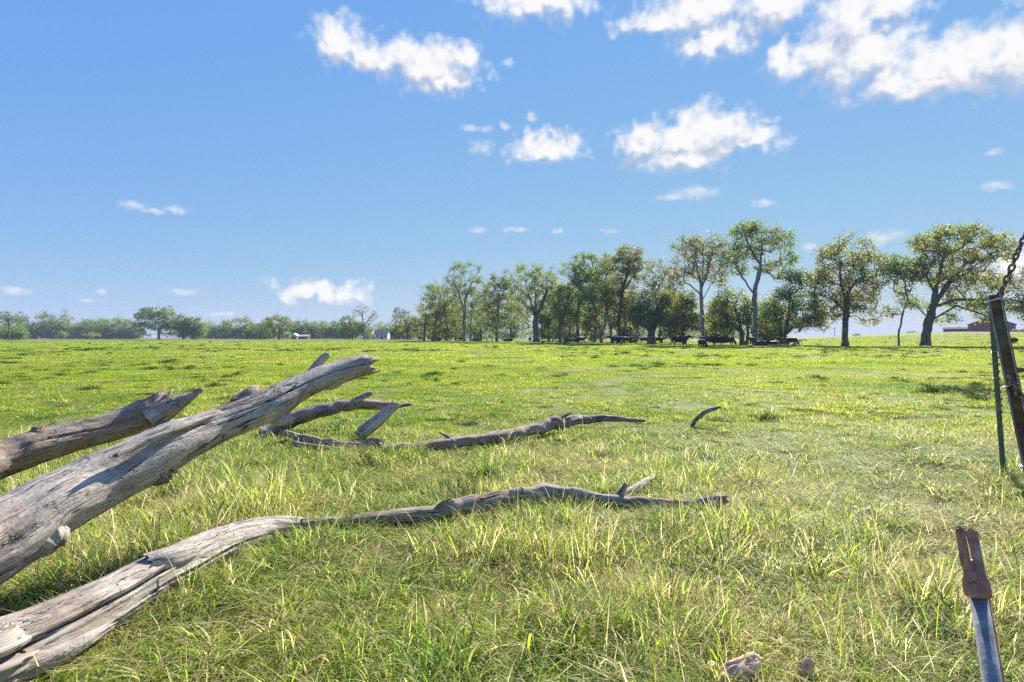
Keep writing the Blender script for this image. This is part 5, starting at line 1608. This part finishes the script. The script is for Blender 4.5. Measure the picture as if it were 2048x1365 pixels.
def build_grass():
    R = np.random.default_rng
    near = proto_collection('near_patch', [lambda k=k: blades(R(10 + k), 2700, 0.62, 0.025, 0.10, 0.0020, 0.0054, 0.75, 4, 0.0, 0.65, curl=1.6, lie=0.42) for k in range(7)], M_GRASS_NEAR)
    mid = proto_collection('mid_patch', [lambda k=k: blades(R(30 + k), 4200, 1.3, 0.025, 0.085, 0.004, 0.009, 0.75, 2, 0.0, 0.5, curl=0.8, lie=0.4) for k in range(6)], M_GRASS_MID)
    farp = proto_collection('far_patch', [lambda k=k: blades(R(50 + k), 3200, 3.2, 0.035, 0.09, 0.016, 0.036, 0.6, 2, 0.0, 0.4, curl=0.6) for k in range(5)], M_GRASS_FAR)
    tall = proto_collection('tall_tuft', [lambda k=k: blades(R(70 + k), 110, 0.24, 0.10, 0.40, 0.003, 0.0105, 0.7, 8, 0.2 * (k % 2), mode='tuft', curl=2.0, lie=0.35) for k in range(8)], M_GRASS_NEAR)
    stems = proto_collection('dry_stems', [lambda k=k: blades(R(90 + k), 10, 0.45, 0.2, 0.5, 0.0022, 0.0045, 1.2, 6, 1.0, mode='patch', tussock=0, curl=0.6, lie=0.6) for k in range(6)], M_GRASS_NEAR)

    thatch = proto_collection('thatch', [lambda k=k: blades(R(140 + k), 170, 0.6, 0.09, 0.30, 0.0022, 0.0062, 1.5, 6, 0.25, mode='patch', tussock=0.3, curl=0.7, lie=0.8) for k in range(5)], M_GRASS_NEAR)
    rng = R(1)
    p = grid_points(rng, 0.6, 9.0, 0.42, 1.2, 1.0)
    q = finish(rng, p, 5, 1.0); q[0][:, 2] += 0.035
    scatter('grass', 'flattened straw and lodged blades woven through the foreground grass', *q, thatch)
    p = grid_points(rng, 0.5, 9.5, 0.36, 1.4, 1.02)
    scatter('grass', 'tangled green and straw-coloured grass in the foreground', *finish(rng, p, 7, 1.0), near)
    # shaggy clumps of broad arching blades
    cl = proto_collection('clump', [lambda k=k: blades(R(180 + k), 150, 0.20, 0.12, 0.36, 0.004, 0.0115, 0.55, 8, 0.1, mode='tuft', curl=1.9, lie=0.25) for k in range(6)], M_CLUMP)
    cp = []
    while len(cp) < 330:
        d = rng.uniform(2.2, 7.5); px = rng.uniform(150, 2048); x = (px - 1024) / FPX * d
        n = float(fbm(np.array([x / 0.8]), np.array([d / 0.8]), None, 88, 2)[0])
        if n + rng.uniform(-0.35, 0.35) > 0.12 + 0.05 * max(0, d - 4):
            cp.append((x, d))
    cp = [c_ for c_ in cp if abs(c_[0] - 1.0) > 0.2 or c_[1] > 2.75]
    for _ in range(170):
        d = rng.uniform(6.5, 15); cp.append(((rng.uniform(300, 2048) - 1024) / FPX * d, d))
    cp = np.array(cp); q = finish(rng, cp, 6, 0.9); q[2][:] *= rng.uniform(0.5, 1.05, (len(cp), 1))
    scatter('grass', 'shaggy clumps of broad green blades in the foreground', *q, cl)
    p = grid_points(rng, 8.6, 34, 0.80, 2.0, 1.02)
    scatter('grass', 'bright short pasture grass in the middle distance', *finish(rng, p, 6, 1.0), mid)
    p = grid_points(rng, 32, 150, 2.2, 3.0, 1.0)
    scatter('grass', 'short sunlit pasture grass out to the grove', *finish(rng, p, 5, 0.9), farp)

    # taller tufts: along the logs, along the fence and here and there
    pts = []
    def along(a, b, n, spread, da, db):
        for _ in range(n):
            u = rng.uniform()
            d = da + (db - da) * u
            px = a[0] + (b[0] - a[0]) * u; 
            x = (px - 1024) / FPX * d
            pts.append((x + rng.normal() * spread, d + rng.normal() * spread))
    along((330, 0), (650, 0), 51, 0.09, 2.95, 3.95)
    along((640, 0), (1130, 0), 69, 0.10, 3.95, 4.65)
    along((1000, 0), (1460, 0), 90, 0.16, 4.45, 4.45)
    along((950, 0), (1350, 0), 69, 0.20, 3.9, 3.9)
    along((200, 0), (560, 0), 60, 0.22, 3.6, 4.9)
    along((0, 0), (420, 0), 39, 0.12, 3.0, 4.0)
    along((250, 0), (1400, 0), 105, 0.25, 2.7, 2.9)
    along((560, 0), (860, 0), 45, 0.15, 8.2, 8.9)
    along((770, 0), (1280, 0), 60, 0.10, 6.9, 9.2)
    for _ in range(60):
        pts.append((4.80 + rng.normal() * 0.16, 5.55 + rng.normal() * 0.16))
    for _ in range(120):        # rank growth along the fence line
        y = rng.uniform(1.5, 16); x = 0.86 * y + 0.35 + rng.normal() * 0.22 + 0.1
        pts.append((x, y))
    for _ in range(380):        # scattered
        y = rng.uniform(2.3, 14); pts.append((rng.uniform(-1, 1) * (0.95 * y + 0.5), y))
    p = np.array(pts)
    q = finish(rng, p, 8, 1.0)
    q[2][:] *= rng.uniform(0.45, 1.0, (len(p), 1))
    scatter('grass', 'tall tufts of rank grass beside the logs and the fence', *q, tall)
    # heaps of dead straw between and beside the logs
    heap = proto_collection('straw_heap', [lambda k=k: blades(R(160 + k), 330, 0.34, 0.08, 0.30, 0.0018, 0.0045, 1.0, 6, 1.0, mode='tuft', curl=1.6, lie=0.6) for k in range(4)], M_GRASS_NEAR)
    hp = []
    for (pa, pb, da, db, n) in ((330, 560, 4.1, 5.3, 26), (120, 340, 2.9, 3.5, 18), (600, 900, 3.4, 4.0, 20), (900, 1350, 3.0, 4.0, 26), (1650, 2040, 2.6, 5.5, 44), (790, 850, 8.3, 8.9, 6), (1140, 1200, 9.5, 10, 4)):
        for _ in range(n):
            d = rng.uniform(da, db); hp.append(((rng.uniform(pa, pb) - 1024) / FPX * d, d))
    hp = np.array(hp); q = finish(rng, hp, 4, 1.0); q[2][:] *= rng.uniform(0.6, 1.1, (len(hp), 1))
    scatter('grass', 'heaps of dead straw-coloured grass around the logs and the fence', *q, heap)
    # dark tussocks that the cattle leave standing
    tus = proto_collection('tussock', [lambda k=k: blades(R(120 + k), 420, 0.42, 0.06, 0.20, 0.006, 0.014, 0.5, 3, 0.0, mode='tuft', curl=0.8) for k in range(5)], M_TUSSOCK)
    pp = []
    for y0, y1, n in ((5, 14, 60), (14, 32, 300), (32, 70, 800), (70, 150, 800)):
        y = np.sqrt(rng.uniform(y0 * y0, y1 * y1, n * 3)); x = rng.uniform(-1, 1, n * 3) * (y * 1.0 + 1)
        k = fbm(x / 7, y / 7, None, 71, 2) + rng.uniform(-0.3, 0.3, n * 3)
        sel = np.argsort(-k)[:n]
        pp.append(np.column_stack([x[sel], y[sel]]))
    p = np.vstack(pp)
    q = finish(rng, p, 5, 0.8)
    q[2][:] *= (rng.uniform(0.5, 1.25, (len(p), 1)) * (0.8 + 0.5 * sstep(10, 60, p[:, 1]))[:, None])
    q[2][:, 0] *= rng.uniform(0.7, 1.5, len(p)); q[2][:, 2] *= rng.uniform(0.7, 1.5, len(p))
    q[1][:, 2] = rng.uniform(-0.4, 0.4, len(p))
    wx = np.column_stack([11.9 + rng.normal(size=14) * 0.55, 14.4 + rng.normal(size=14) * 0.6])
    qw = finish(rng, wx, 5, 1.0); qw[2][:] *= rng.uniform(0.9, 1.5, (14, 1))
    q = tuple(np.concatenate([a_, b_]) for a_, b_ in zip(q, qw))
    scatter('grass', 'darker uneaten grass tussocks dotted over the pasture', *q, tus)
    p = grid_points(rng, 1.4, 8.0, 0.40, 0.8, 0.98)
    d = rng.uniform(2.0, 6.0, 60); px = rng.uniform(1800, 2080, 60)
    p = np.vstack([p, np.column_stack([(px - 1024) / FPX * d, d])])
    scatter('grass', 'loose dry stems lying over the foreground grass', *finish(rng, p, 6, 0.9), stems)


build_grass()

# --------------------------------------------------------------------- haze
def build_haze():
    m, nt = mat_new('haze_air')
    o = nt.nodes.new('ShaderNodeOutputMaterial')
    v = nt.nodes.new('ShaderNodeVolumePrincipled')
    v.inputs['Color'].default_value = (0.55, 0.68, 0.88, 1)
    v.inputs['Density'].default_value = 0.00033
    v.inputs['Anisotropy'].default_value = 0.0
    nt.links.new(v.outputs[0], o.inputs['Volume'])
    hb = MB().box((0, 0, 8.5), (3200, 3200, 28)).build('haze', m)
    tag(hb, 'thin pale haze in the air over the pasture', None, None, 'stuff')


build_haze()
